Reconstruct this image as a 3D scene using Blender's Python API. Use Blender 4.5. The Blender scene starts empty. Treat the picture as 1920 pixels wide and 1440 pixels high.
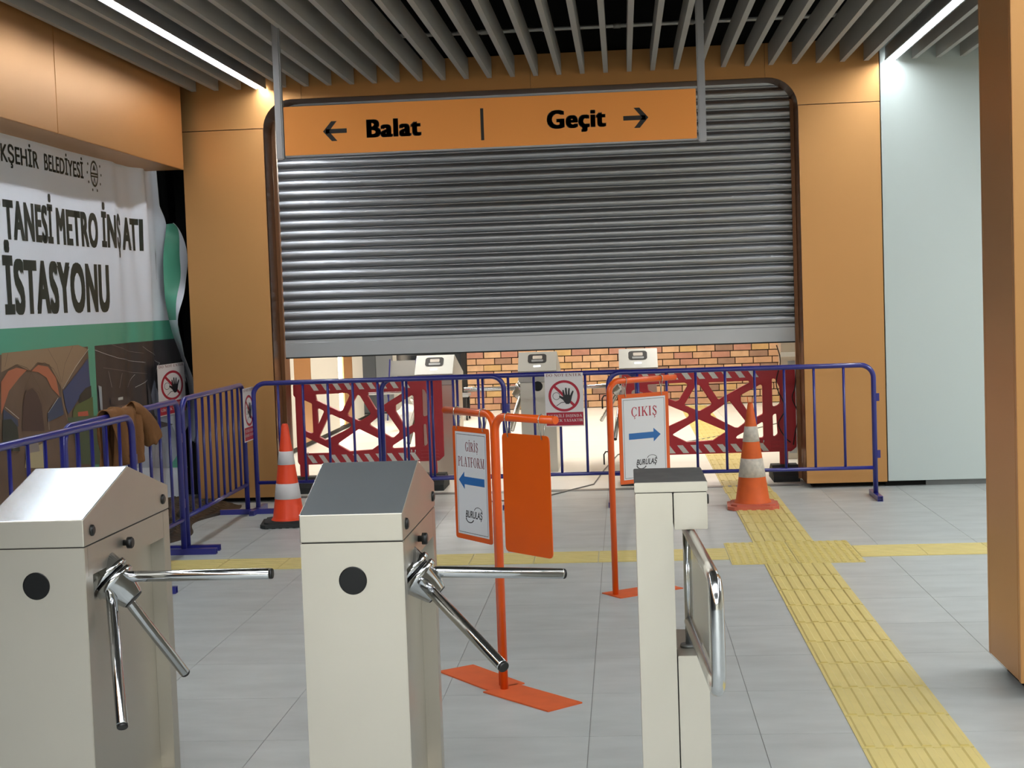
import bpy, bmesh, math, random
from mathutils import Vector, Matrix
random.seed(4)
PI = math.pi
SC = bpy.context.scene
COL = SC.collection

# ------------------------------------------------------------------ camera
H = 1.62
cam_d = bpy.data.cameras.new('camera'); cam = bpy.data.objects.new('camera', cam_d); COL.objects.link(cam)
yaw, pitch, roll = -.0759, -.0558, -.0349
fw = Vector((math.sin(yaw)*math.cos(pitch), math.cos(yaw)*math.cos(pitch), math.sin(pitch)))
rt = Vector((math.cos(yaw), -math.sin(yaw), 0)); up = rt.cross(fw)
r2 = rt*math.cos(roll) + up*math.sin(roll); u2 = up*math.cos(roll) - rt*math.sin(roll)
cam.matrix_world = Matrix(((r2.x, u2.x, -fw.x, 0), (r2.y, u2.y, -fw.y, 0), (r2.z, u2.z, -fw.z, H), (0, 0, 0, 1)))
cam_d.sensor_width = 36.0; cam_d.lens = 2800/1920*36; cam_d.clip_end = 200; cam_d.clip_start = .05
SC.camera = cam

# ------------------------------------------------------------------ world, exposure
w = bpy.data.worlds.new('world'); SC.world = w; w.use_nodes = True
w.node_tree.nodes['Background'].inputs[0].default_value = (.75, .8, .85, 1)
w.node_tree.nodes['Background'].inputs[1].default_value = .02
vs = SC.view_settings
vs.view_transform = 'Standard'; vs.look = 'None'; vs.exposure = 0.0; vs.gamma = 1.0; vs.use_curve_mapping = False
LED_HALL, LED_PASS, LED_WALL = 40.0, 60.0, 14.0     # emission of the linear lamps
def area(name, loc, sx, sy, power, col=(.95, .985, 1), rot=(0, 0, 0)):
    l = bpy.data.lights.new(name, 'AREA'); l.shape = 'RECTANGLE'; l.size = sx; l.size_y = sy; l.energy = power; l.color = col
    o = bpy.data.objects.new(name, l); COL.objects.link(o); o.location = loc; o.rotation_euler = rot; return o
# unseen fill lights added behind and beside the camera to brighten the hall
area('hall_fill_light', (-.4, -3.5, 3.38), 5.0, 3.0, 740)
area('hall_fill_light', (-.4, 2.4, 3.38), 3.6, 1.6, 110)
area('hall_fill_light', (4.8, 7.5, 3.38), 1.2, 7.0, 300)

# ------------------------------------------------------------------ materials
def lin(c):
    o = []
    for v in c[:3]:
        v = v/255.0
        o.append(v/12.92 if v <= .04045 else ((v+.055)/1.055)**2.4)
    return (*o, 1)
def mat(name, col, rough=.5, metal=0.0, spec=.5, var=0.0, vscale=3.0, stretch=(1, 1, 1), bump=0.0, bscale=60.0,
        bstretch=(1, 1, 1), emit=0.0, rvar=0.0, randv=0.0, aniso=0.0, trans=0.0, detail=6.0, alpha=1.0, coat=0.0):
    m = bpy.data.materials.new(name); m.use_nodes = True
    nt = m.node_tree; N = nt.nodes; L = nt.links; b = N['Principled BSDF']
    c = lin(col)
    b.inputs['Base Color'].default_value = c; b.inputs['Roughness'].default_value = rough
    b.inputs['Metallic'].default_value = metal; b.inputs['Specular IOR Level'].default_value = spec
    b.inputs['Anisotropic'].default_value = aniso
    b.inputs['Transmission Weight'].default_value = trans
    b.inputs['Coat Weight'].default_value = coat
    if emit: b.inputs['Emission Color'].default_value = c; b.inputs['Emission Strength'].default_value = emit
    if var or bump or rvar or randv:
        g = N.new('ShaderNodeNewGeometry')
    def noise(scale, st, det=detail):
        mp = N.new('ShaderNodeMapping'); mp.inputs['Scale'].default_value = st
        L.new(g.outputs['Position'], mp.inputs['Vector'])
        n = N.new('ShaderNodeTexNoise'); n.inputs['Scale'].default_value = scale; n.inputs['Detail'].default_value = det
        L.new(mp.outputs['Vector'], n.inputs['Vector']); return n
    last = None
    if var:
        n = noise(vscale, stretch)
        mr = N.new('ShaderNodeMapRange'); mr.inputs[1].default_value = .25; mr.inputs[2].default_value = .75
        mr.inputs[3].default_value = 1-var; mr.inputs[4].default_value = 1+var
        L.new(n.outputs['Fac'], mr.inputs[0])
        hs = N.new('ShaderNodeHueSaturation'); hs.inputs['Color'].default_value = c
        L.new(mr.outputs[0], hs.inputs['Value']); last = hs
    if randv:
        oi = N.new('ShaderNodeObjectInfo')
        mr = N.new('ShaderNodeMapRange'); mr.inputs[3].default_value = 1-randv; mr.inputs[4].default_value = 1+randv
        L.new(oi.outputs['Random'], mr.inputs[0])
        hs = N.new('ShaderNodeHueSaturation'); L.new(mr.outputs[0], hs.inputs['Value'])
        if last: L.new(last.outputs[0], hs.inputs['Color'])
        else: hs.inputs['Color'].default_value = c
        last = hs
    if last: L.new(last.outputs[0], b.inputs['Base Color'])
    if rvar:
        n = noise(vscale*1.7, stretch)
        mr = N.new('ShaderNodeMapRange'); mr.inputs[3].default_value = max(0, rough-rvar); mr.inputs[4].default_value = rough+rvar
        L.new(n.outputs['Fac'], mr.inputs[0]); L.new(mr.outputs[0], b.inputs['Roughness'])
    if bump:
        n = noise(bscale, bstretch, 4)
        bp = N.new('ShaderNodeBump'); bp.inputs['Strength'].default_value = bump; bp.inputs['Distance'].default_value = .01
        L.new(n.outputs['Fac'], bp.inputs['Height']); L.new(bp.outputs[0], b.inputs['Normal'])
    return m
M = {}
M['panel'] = mat('bronze_composite_panel', (198, 147, 92), .4, .7, .5, var=.03, vscale=1.2)
M['panel_shaded'] = mat('bronze_panel_shaded', (118, 80, 52), .3, .6, .5, var=.03)  # wall panel bronze darkened: the reveal's shade is put into the colour
M['void'] = mat('dark_void', (14, 13, 13), .9)
M['white_panel'] = mat('white_wall_panel', (186, 196, 193), .5, .0, .4, var=.012, vscale=.8)
M['slat'] = mat('ceiling_slat', (168, 165, 160), .55, .1, .35, var=.03)
M['black'] = mat('black', (14, 14, 15), .4)
M['blackmat'] = mat('black_ink', (30, 22, 20), .55)
M['ceil'] = mat('ceiling_black', (20, 20, 21), .9)
M['pipe'] = mat('galvanised_pipe', (205, 205, 202), .4, .4)
M['duct'] = mat('duct_grey', (46, 46, 48), .6, .3)
M['steel'] = mat('brushed_steel', (188, 183, 172), .33, .85, .5, var=.03, vscale=2.5, rvar=.04, bump=.035, bscale=900, bstretch=(.02, .02, 1))
M['steel_head'] = mat('satin_steel_head', (176, 178, 176), .55, .6)
M['steel_cap'] = mat('brushed_steel_ceiling_tint', (200, 208, 214), .2, .85, .5, var=.05, vscale=3, bump=.05, bscale=900, bstretch=(1, .02, .02))  # grey-blue tint puts the ceiling's reflection into the cap tops
M['steel_dull'] = mat('dull_steel', (120, 122, 122), .42, .8, .5, var=.12, vscale=7, rvar=.1)
M['chrome'] = mat('polished_chrome', (205, 207, 210), .1, 1.0)
M['chrome_dirty'] = mat('scuffed_chrome', (200, 202, 204), .16, 1.0, var=.12, vscale=12, rvar=.06)
M['zinc'] = mat('zinc_wire', (190, 188, 180), .25, .95)
M['shutter'] = mat('shutter_steel', (158, 160, 164), .34, .92, .5, var=.04, vscale=1.5)
M['shutter_bar'] = mat('shutter_bottom_bar', (180, 182, 184), .42, .6, .5, var=.04)
M['signor'] = mat('sign_face_orange', (252, 162, 76), .45, 0, .3, var=.012, vscale=1.5)
M['signframe'] = mat('sign_frame_grey', (150, 150, 152), .35, .5)
M['orange'] = mat('orange_powder_coat', (222, 86, 14), .3, 0, .5, var=.05, vscale=6, coat=.2)
M['orange_base'] = mat('orange_base_plate', (206, 92, 44), .55, 0, .4, var=.08, vscale=14)
M['orange_b'] = mat('orange_board', (208, 84, 8), .32, 0, .5, var=.03, vscale=6, coat=.15)
M['blue'] = mat('blue_painted_steel', (34, 36, 122), .3, .0, .6, var=.08, vscale=8, coat=.3)
M['red'] = mat('red_plastic', (172, 22, 36), .4, 0, .5, var=.09, vscale=6)
M['red_old'] = mat('faded_red_plastic', (168, 36, 44), .45, 0, .5, var=.12, vscale=7)
M['rubber'] = mat('black_rubber', (48, 50, 50), .75, 0, .3, var=.15, vscale=12)
M['white'] = mat('white_print', (205, 207, 210), .5)
M['reflect'] = mat('reflective_white', (206, 200, 192), .5, 0, .5, var=.10, vscale=16)
M['cone_new'] = mat('cone_bright_orange', (235, 72, 34), .45, 0, .4, var=.03)
M['cone_old'] = mat('cone_faded_orange', (206, 92, 38), .55, 0, .3, var=.10, vscale=14)
M['cone_base'] = mat('cone_base_salmon', (196, 100, 78), .6, 0, .3, var=.1, vscale=14)
M['cone_white'] = mat('cone_white_band', (208, 205, 206), .5)
M['cone_dirty'] = mat('cone_scratched_band', (190, 182, 170), .6, 0, .3, var=.22, vscale=30, detail=10)
M['paper'] = mat('paper_white', (218, 214, 214), .6, 0, .3)
M['ink_red'] = mat('ink_dark_red', (168, 28, 52), .6)
M['ink_maroon'] = mat('ink_maroon', (120, 34, 40), .6)
M['ink_blue'] = mat('ink_blue', (32, 96, 160), .5)
M['ink_blk'] = mat('ink_black', (26, 26, 30), .5)
M['tile'] = mat('grey_floor_tile', (172, 176, 174), .42, 0, .45, var=.12, vscale=3.4, stretch=(.8, 1.9, 1), rvar=.1, randv=.03, detail=9, bump=.03, bscale=120)
M['tile_pass'] = mat('pale_floor_tile', (228, 225, 218), .4, 0, .45, var=.03, vscale=3.2, stretch=(.6, 3.0, 1), randv=.02)
M['grout'] = mat('floor_joint', (150, 148, 145), .8)
M['tactile'] = mat('yellow_tactile', (206, 188, 118), .5, 0, .35, var=.05, vscale=9, randv=.025)
M['brick_joint'] = mat('brick_mortar', (66, 50, 40), .9)
BR = [mat('brick_%s' % n, c, .85, 0, .2, var=.14, vscale=9) for n, c in
      (('tan', (188, 148, 116)), ('ochre', (190, 156, 108)), ('rose', (172, 126, 108)), ('brown', (148, 118, 100)), ('light', (196, 160, 126)))]
M['pass_white'] = mat('corridor_white', (206, 202, 192), .5)
M['cream'] = mat('hall_cream_wall', (206, 198, 176), .6)
M['grey_door'] = mat('grey_door', (146, 150, 154), .45, .1)
M['dark_glass'] = mat('dark_glazing', (36, 42, 50), .12, 0, .8)
M['ban'] = mat('banner_vinyl', (222, 226, 236), .42, 0, .4, bump=.10, bscale=7, bstretch=(1, 1.6, .5), var=.02)
M['ban_green'] = mat('banner_green', (84, 158, 132), .42)
M['ban_ink'] = mat('banner_ink', (40, 48, 42), .5)
M['ban_dark'] = mat('banner_print_charcoal', (58, 54, 56), .42, bump=.08, bscale=7)
M['ban_brown'] = mat('banner_print_brown', (104, 84, 68), .42, var=.14, vscale=6)
M['tarp'] = mat('black_tarp', (16, 17, 18), .5, 0, .4)
M['cloth'] = mat('brown_cloth', (124, 86, 54), .85, 0, .2, var=.14, vscale=14, bump=.2, bscale=120)
M['seam'] = mat('seam_dark', (40, 36, 32), .8)
M['led_hall'] = mat('led_hall', (246, 251, 255), emit=LED_HALL)
M['led_pass'] = mat('led_passage', (255, 249, 238), emit=LED_PASS)
M['led_wall'] = mat('led_wall_strip', (255, 240, 214), emit=LED_WALL)
M['lit'] = mat('reader_lit_label', (255, 255, 255), emit=2.0)
M['cable'] = mat('grey_cable', (120, 118, 114), .5)
M['plastic_bag'] = mat('white_sack', (206, 206, 208), .5, var=.05, vscale=8, bump=.3, bscale=9)
M['lens'] = mat('black_lens', (6, 6, 7), .12, 0, .3)
_pc = {}
def pmat(col):
    k = tuple(col)
    if k not in _pc: _pc[k] = mat('print_%d_%d_%d' % k, col, .45)
    return _pc[k]
# clear acrylic of the swing gate
ma = mat('clear_acrylic', (225, 230, 228), .04, 0, .5); b_ = ma.node_tree.nodes['Principled BSDF']
b_.inputs['Transmission Weight'].default_value = 1.0; b_.inputs['IOR'].default_value = 1.2; M['acrylic'] = ma

# ------------------------------------------------------------------ mesh helpers
def obj(name, bm, m=None, parent=None, smooth=False, loc=None):
    if isinstance(bm, bmesh.types.BMesh):
        me = bpy.data.meshes.new(name); bm.normal_update(); bm.to_mesh(me); bm.free()
    else: me = bm
    o = bpy.data.objects.new(name, me); COL.objects.link(o)
    if m is not None:
        for mm in (m if isinstance(m, (list, tuple)) else [m]):
            me.materials.append(M[mm] if isinstance(mm, str) else mm)
    if smooth:
        for p in me.polygons: p.use_smooth = True
    if parent: o.parent = parent
    if loc: o.location = loc
    return o
def thing(name, label, cat, loc=(0, 0, 0), group=None, rz=0):
    o = bpy.data.objects.new(name, None); COL.objects.link(o); o.location = loc; o.rotation_euler = (0, 0, rz)
    o.empty_display_size = .1
    return tag(o, label, cat, group)
def tag(o, label, cat, group=None):
    o['label'] = label; o['category'] = cat
    if group: o['group'] = group
    return o
def structure(name, loc=(0, 0, 0)):
    o = bpy.data.objects.new(name, None); COL.objects.link(o); o.location = loc; o['kind'] = 'structure'; return o
def NB(): return bmesh.new()
def box(bm, x0, x1, y0, y1, z0, z1, mi=0, bev=0.0):
    r = bmesh.ops.create_cube(bm, size=1.0); vs_ = r['verts']
    for v in vs_:
        v.co = Vector((x0+(v.co.x+.5)*(x1-x0), y0+(v.co.y+.5)*(y1-y0), z0+(v.co.z+.5)*(z1-z0)))
    fs = {f for v in vs_ for f in v.link_faces}
    for f in fs: f.material_index = mi
    if bev:
        es = {e for v in vs_ for e in v.link_edges}
        bmesh.ops.bevel(bm, geom=list(es), offset=bev, segments=2, affect='EDGES', clamp_overlap=True)
    return bm
def boxo(name, b, m, parent=None, bev=0.0, loc=None):
    return obj(name, box(NB(), *b, bev=bev), m, parent, loc=loc)
def prism(bm, pts, axis, a, b_):
    """extrude a 2D polygon along an axis: 'x' -> pts are (y,z); 'y' -> (x,z); 'z' -> (x,y)"""
    def P(p, t):
        return {'x': (t, p[0], p[1]), 'y': (p[0], t, p[1]), 'z': (p[0], p[1], t)}[axis]
    A = [bm.verts.new(P(p, a)) for p in pts]; B = [bm.verts.new(P(p, b_)) for p in pts]
    n = len(pts)
    bm.faces.new(A); bm.faces.new(B[::-1])
    for i in range(n): bm.faces.new((A[i], B[i], B[(i+1) % n], A[(i+1) % n]))
    bmesh.ops.recalc_face_normals(bm, faces=bm.faces[:])
    return bm
def fillet(pts, r, n=6):
    P = [Vector(p) for p in pts]; out = [P[0]]
    for i in range(1, len(P)-1):
        a, b, c = P[i-1], P[i], P[i+1]
        u = (a-b).normalized(); v = (c-b).normalized(); ang = u.angle(v)
        d = min(r/math.tan(ang/2), (a-b).length*.49, (c-b).length*.49)
        rr = d*math.tan(ang/2); ctr = b + (u+v).normalized()*(rr/math.sin(ang/2))
        s = b+u*d-ctr; e = b+v*d-ctr; tot = s.angle(e); ax = s.cross(e).normalized()
        for k in range(n+1):
            out.append(ctr + Matrix.Rotation(tot*k/n, 3, ax) @ s)
    out.append(P[-1]); return out
def tube(bm, pts, r, seg=12, cap=True, rs=None):
    P = [Vector(p) for p in pts]; n = len(P); rings = []
    t0 = (P[1]-P[0]).normalized(); ref = Vector((0, 0, 1)) if abs(t0.z) < .9 else Vector((1, 0, 0))
    nv = t0.cross(ref).normalized()
    for i, p in enumerate(P):
        t = (P[min(i+1, n-1)]-P[max(i-1, 0)]).normalized()
        nv = (nv - t*nv.dot(t)).normalized(); bn = t.cross(nv)
        rr = rs[i] if rs else r
        rings.append([bm.verts.new(p+nv*math.cos(2*PI*k/seg)*rr+bn*math.sin(2*PI*k/seg)*rr) for k in range(seg)])
    for i in range(n-1):
        for k in range(seg):
            f = bm.faces.new((rings[i][k], rings[i][(k+1) % seg], rings[i+1][(k+1) % seg], rings[i+1][k])); f.smooth = True
    if cap: bm.faces.new(rings[0][::-1]); bm.faces.new(rings[-1])
    bmesh.ops.recalc_face_normals(bm, faces=bm.faces[:])
    return bm
def tubeo(name, pts, r, m, parent=None, seg=12, cap=True): return obj(name, tube(NB(), pts, r, seg, cap), m, parent)
def lathe(bm, prof, o=(0, 0, 0), axis=(0, 0, 1), seg=28, sm=True):
    """prof: (distance along the axis, radius)"""
    o = Vector(o); ax = Vector(axis).normalized(); ref = Vector((0, 1, 0)) if abs(ax.y) < .9 else Vector((1, 0, 0))
    u = ax.cross(ref).normalized(); v = ax.cross(u); rings = []
    for d, r in prof:
        rings.append([bm.verts.new(o+ax*d+(u*math.cos(2*PI*k/seg)+v*math.sin(2*PI*k/seg))*max(r, 1e-4)) for k in range(seg)])
    for i in range(len(rings)-1):
        for k in range(seg):
            f = bm.faces.new((rings[i][k], rings[i][(k+1) % seg], rings[i+1][(k+1) % seg], rings[i+1][k])); f.smooth = sm
    bm.faces.new(rings[0]); bm.faces.new(rings[-1][::-1])
    bmesh.ops.recalc_face_normals(bm, faces=bm.faces[:])
    return bm
def clone(o, parent=None, name=None):
    c = o.copy(); COL.objects.link(c); c.parent = parent
    for ch in list(o.children): clone(ch, c)
    return c

# ------------------------------------------------------------------ flat print (2D meshes laid on real surfaces)
CAP = .7
def text2d(s, bold=0.0, shear=0.0):
    """built-in font -> (verts, faces) normalised so that a capital letter is 1 high and text starts at x 0"""
    c = bpy.data.curves.new('t', 'FONT'); c.body = s; c.shear = shear; c.space_character = 1.0+bold*1.6; c.resolution_u = 4
    o = bpy.data.objects.new('t', c); COL.objects.link(o)
    dg = bpy.context.evaluated_depsgraph_get(); me = bpy.data.meshes.new_from_object(o.evaluated_get(dg))
    vs_ = [(v.co.x, v.co.y) for v in me.vertices]; fs = [tuple(p.vertices) for p in me.polygons]
    bpy.data.objects.remove(o); bpy.data.meshes.remove(me)
    x0 = min(v[0] for v in vs_)
    if bold:                       # heavier weight: shifted copies of the same outline
        k = len(vs_); out = []; of = []
        for q, (dx, dy) in enumerate(((-1, -.5), (-1, .5), (0, -.5), (0, .5), (1, -.5), (1, .5), (-.5, 0), (.5, 0))):
            out += [(x+dx*bold, y+dy*bold) for x, y in vs_]; of += [tuple(i+q*k for i in f) for f in fs]
        vs_, fs = out, of; x0 -= bold
    return [((x-x0)/CAP, y/CAP) for x, y in vs_], fs
def _cap():
    global CAP
    CAP = 1.0; v = text2d('H')[0]; CAP = max(p[1] for p in v)
_cap()
def fit(tf, x0, x1, y0, h):
    vs_, fs = tf; wd = max(v[0] for v in vs_)
    return [(x0+v[0]/wd*(x1-x0), y0+v[1]*h) for v in vs_], fs
def poly2d(pts): return [tuple(p) for p in pts], [tuple(range(len(pts)))]
def rect2d(x0, x1, y0, y1): return poly2d([(x0, y0), (x1, y0), (x1, y1), (x0, y1)])
def ring2d(cx, cy, ro, ri, n=40, a0=0, a1=2*PI, ey=1.0):
    vs_ = []; fs = []
    for i in range(n+1):
        a = a0+(a1-a0)*i/n
        vs_ += [(cx+ro*math.cos(a), cy+ro*ey*math.sin(a)), (cx+ri*math.cos(a), cy+ri*ey*math.sin(a))]
        if i: k = 2*i; fs.append((k-2, k, k+1, k-1))
    return vs_, fs
def stroke2d(pts, wd):
    vs_ = []; fs = []
    for (ax, ay), (bx, by) in zip(pts, pts[1:]):
        d = math.hypot(bx-ax, by-ay) or 1e-6; nx, ny = -(by-ay)/d*wd/2, (bx-ax)/d*wd/2; k = len(vs_)
        ex, ey = (bx-ax)/d*wd*.25, (by-ay)/d*wd*.25
        vs_ += [(ax+nx-ex, ay+ny-ey), (ax-nx-ex, ay-ny-ey), (bx-nx+ex, by-ny+ey), (bx+nx+ex, by+ny+ey)]; fs.append((k, k+1, k+2, k+3))
    return vs_, fs
def merge2d(*L):
    vs_ = []; fs = []
    for a, b in L:
        k = len(vs_); vs_ += list(a); fs += [tuple(i+k for i in f) for f in b]
    return vs_, fs
def xf2d(s, fn): return [fn(*p) for p in s[0]], s[1]
def decal(name, s, fn, m, parent=None, du=0, dv=0):
    """fn maps (u, v) to a 3D point just proud of the surface; du/dv cut the print so that it follows folds"""
    bm = NB(); vv = [bm.verts.new((p[0], p[1], 0)) for p in s[0]]
    for f in s[1]:
        try: bm.faces.new([vv[i] for i in f])
        except ValueError: pass
    if du or dv:
        bmesh.ops.triangulate(bm, faces=[f for f in bm.faces if len(f.verts) > 4])
        for ax, d in ((0, du), (1, dv)):
            if not d: continue
            lo = min(v.co[ax] for v in bm.verts); hi = max(v.co[ax] for v in bm.verts)
            t = math.ceil(lo/d)*d
            while t < hi:
                no = Vector((1, 0, 0)) if ax == 0 else Vector((0, 1, 0))
                bmesh.ops.bisect_plane(bm, geom=bm.verts[:]+bm.edges[:]+bm.faces[:], plane_co=no*t, plane_no=no, dist=1e-6)
                t += d
    for v in bm.verts: v.co = Vector(fn(v.co.x, v.co.y))
    return obj(name, bm, m, parent)

# a small serif alphabet, drawn from stems, hairlines, bowls and serifs
def serif(ch):
    T, h = .15, .055; S = []
    def stem(x, y0=0, y1=1, t=T, top=True, bot=True):
        S.append(rect2d(x-t/2, x+t/2, y0, y1))
        if bot: S.append(rect2d(x-t/2-.07, x+t/2+.07, y0, y0+h))
        if top: S.append(rect2d(x-t/2-.07, x+t/2+.07, y1-h, y1))
    def bowl(cx, cy, rx, ry, a0=0, a1=360, t=T):
        vs_ = []; fs = []; n = 22
        for i in range(n+1):
            a = math.radians(a0+(a1-a0)*i/n)
            vs_ += [(cx+rx*math.cos(a), cy+ry*math.sin(a)), (cx+(rx-t)*math.cos(a), cy+(ry-h)*math.sin(a))]
            if i: k = 2*i; fs.append((k-2, k, k+1, k-1))
        S.append((vs_, fs))
    def dg(p, q, t): S.append(stroke2d([p, q], t))
    wd = .8
    c = {'İ': 'I', 'Ç': 'C', 'Ş': 'S'}.get(ch, ch)
    if c == 'I': stem(.16); wd = .32
    elif c in 'PR':
        stem(.16); bowl(.26, .74, .36, .26, -90, 90); S.append(rect2d(.16, .28, .945, 1)); S.append(rect2d(.16, .28, .48, .535)); wd = .66
        if c == 'R': dg((.34, .5), (.66, .03), T); S.append(rect2d(.58, .8, 0, h)); wd = .76
    elif c == 'L': stem(.16); S.append(rect2d(.1, .64, 0, h)); S.append(rect2d(.59, .64, 0, .26)); wd = .68
    elif c == 'E': stem(.16); S += [rect2d(.1, .62, 0, h), rect2d(.1, .6, 1-h, 1), rect2d(.2, .48, .48, .535), rect2d(.57, .62, 0, .25), rect2d(.55, .6, .76, 1), rect2d(.44, .48, .38, .63)]; wd = .68
    elif c == 'F': stem(.16); S += [rect2d(.1, .6, 1-h, 1), rect2d(.2, .48, .48, .535), rect2d(.55, .6, .76, 1), rect2d(.44, .48, .38, .63)]; wd = .64
    elif c == 'T': stem(.34, top=False); S += [rect2d(.02, .66, 1-h, 1), rect2d(.02, .07, .76, 1), rect2d(.61, .66, .76, 1)]; wd = .68
    elif c == 'A': dg((.12, .02), (.38, 1), h*1.1); dg((.64, .02), (.37, .97), T); S += [rect2d(.2, .55, .3, .35), rect2d(0, .24, 0, h), rect2d(.5, .8, 0, h)]; wd = .8
    elif c == 'O': bowl(.4, .5, .38, .51); wd = .8
    elif c == 'C': bowl(.4, .5, .38, .51, 42, 318); S.append(rect2d(.64, .69, .66, .97)); S.append(rect2d(.64, .68, .08, .26)); wd = .74
    elif c == 'G': bowl(.4, .5, .38, .51, 42, 300); S.append(rect2d(.64, .69, .68, .97)); stem(.64, .05, .42, bot=False); wd = .8
    elif c == 'S':
        S.append(stroke2d([(.52, .8), (.44, .93), (.28, .97), (.15, .88), (.13, .74)], h*1.5)); S.append(stroke2d([(.16, .74), (.3, .56), (.46, .42), (.5, .28)], T))
        S.append(stroke2d([(.53, .3), (.5, .12), (.36, .02), (.2, .06), (.1, .22)], h*1.5)); S += [rect2d(.52, .57, .7, .97), rect2d(.06, .11, .03, .3)]; wd = .62
    elif c == 'M': stem(.14, t=h*1.1); stem(.82, t=T); dg((.14, .97), (.48, .05), T); dg((.8, .97), (.48, .03), h*1.1); wd = .98
    elif c == 'N': stem(.14, t=h*1.1); stem(.7, t=h*1.1, bot=False); dg((.14, .97), (.68, .05), T); wd = .84
    elif c == 'K': stem(.16); dg((.66, .95), (.24, .42), h*1.1); dg((.34, .58), (.68, .04), T); S += [rect2d(.55, .78, 1-h, 1), rect2d(.54, .8, 0, h)]; wd = .8
    elif c == 'D': stem(.16); bowl(.26, .5, .46, .5, -90, 90); S += [rect2d(.16, .28, .945, 1), rect2d(.16, .28, 0, h)]; wd = .76
    elif c == 'Y': stem(.36, 0, .5, top=False); dg((.08, .96), (.37, .45), T); dg((.64, .96), (.37, .45), h*1.2); S += [rect2d(0, .24, 1-h, 1), rect2d(.52, .74, 1-h, 1)]; wd = .74
    elif c == ' ': wd = .3; S.append(rect2d(0, .001, 0, .001))
    if ch == 'İ': S.append(ring2d(.16, 1.17, .085, .001, 12))
    if ch in 'ÇŞ': S.append(stroke2d([(.4 if ch == 'Ç' else .3, 0), (.4 if ch == 'Ç' else .3, -.1), (.48 if ch == 'Ç' else .38, -.17), (.36 if ch == 'Ç' else .26, -.25)], .06))
    return merge2d(*S), wd
def serif_text(s, gap=.1):
    x = 0; out = []
    for ch in s:
        g, wd = serif(ch); out.append(([(p[0]+x, p[1]) for p in g[0]], g[1])); x += wd+gap
    return merge2d(*out)
HAND = [(.42, .0), (.58, .0), (.66, .1), (.76, .26), (.92, .38), (.99, .47), (.93, .52), (.83, .47), (.74, .43), (.76, .6), (.78, .8), (.755, .87),
        (.7, .84), (.66, .66), (.63, .54), (.61, .58), (.62, .8), (.615, .97), (.57, 1.0), (.53, .96), (.52, .78), (.5, .56), (.47, .58), (.45, .78),
        (.42, .95), (.38, .97), (.35, .92), (.36, .74), (.36, .55), (.33, .54), (.28, .66), (.2, .8), (.15, .8), (.13, .74), (.19, .58), (.24, .42), (.28, .24), (.34, .08)]
def warn_sign(name, label, fn, group, parent=None, wd=.30, ht=.42, bend=0.0):
    """fn(u, v, d): u along the width, v up, d proud"""
    t = thing(name, label, 'sign', fn(wd/2, ht/2, 0), group)
    t.matrix_world = Matrix.Translation(Vector(fn(wd/2, ht/2, 0)))
    off = Vector(fn(wd/2, ht/2, 0))
    def F(d): return lambda u, v: Vector(fn(u, v, d))-off
    bm = NB(); n = 8; g = []
    for i in range(n+1):
        g.append([[bm.verts.new(F(d)(wd*i/n, ht*j/n)) for d in (0.0, .002)] for j in range(n+1)])
    for i in range(n):
        for j in range(n):
            for d in (0, 1):
                q = [g[i][j][d], g[i+1][j][d], g[i+1][j+1][d], g[i][j+1][d]]; bm.faces.new(q if d else q[::-1])
    for i in range(n):
        for a, b in (((i, 0), (i+1, 0)), ((i+1, n), (i, n)), ((0, i+1), (0, i)), ((n, i), (n, i+1))):
            bm.faces.new((g[a[0]][a[1]][0], g[b[0]][b[1]][0], g[b[0]][b[1]][1], g[a[0]][a[1]][1]))
    obj('sheet', bm, 'paper', t, smooth=False)
    W = wd; du = wd/6
    cx, cy = W*.5, ht-W*.60; R = W*.41
    decal('red_band', rect2d(W*.02, W*.98, ht*.02, ht*.265), F(.003), 'ink_red', t, du, du)
    decal('prohibition_ring', merge2d(ring2d(cx, cy, R, R*.84), stroke2d([(cx-R*.66, cy+R*.66), (cx+R*.64, cy-R*.64)], R*.17)), F(.003), 'ink_red', t, du, du)
    h2 = xf2d(poly2d(HAND), lambda x, y: (cx+R*(.2+(x-.5)*-1.1*1.0), cy+R*(-.52+y*1.05)))
    decal('hand_symbol', h2, F(.004), 'ink_blk', t, du, du)
    decal('face_symbol', merge2d(ring2d(cx-R*.5, cy-R*.0, R*.24, R*.21, 16), stroke2d([(cx-R*.5, cy-R*.62), (cx-R*.2, cy-R*.42), (cx, cy-R*.4)], R*.04)), F(.003), 'ink_blk', t, du, du)
    decal('lettering', fit(serif_text('DO NOT ENTER'), W*.04, W*.96, ht*.935, ht*.05), F(.003), 'ink_maroon', t, du, du)
    decal('lettering', merge2d(fit(serif_text('YETKİLİ DIŞINDA'), W*.07, W*.95, ht*.175, ht*.05), fit(serif_text('GİRMEK YASAKTIR'), W*.05, W*.97, ht*.09, ht*.05)), F(.0045), 'paper', t, du, du)
    return t

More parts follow.
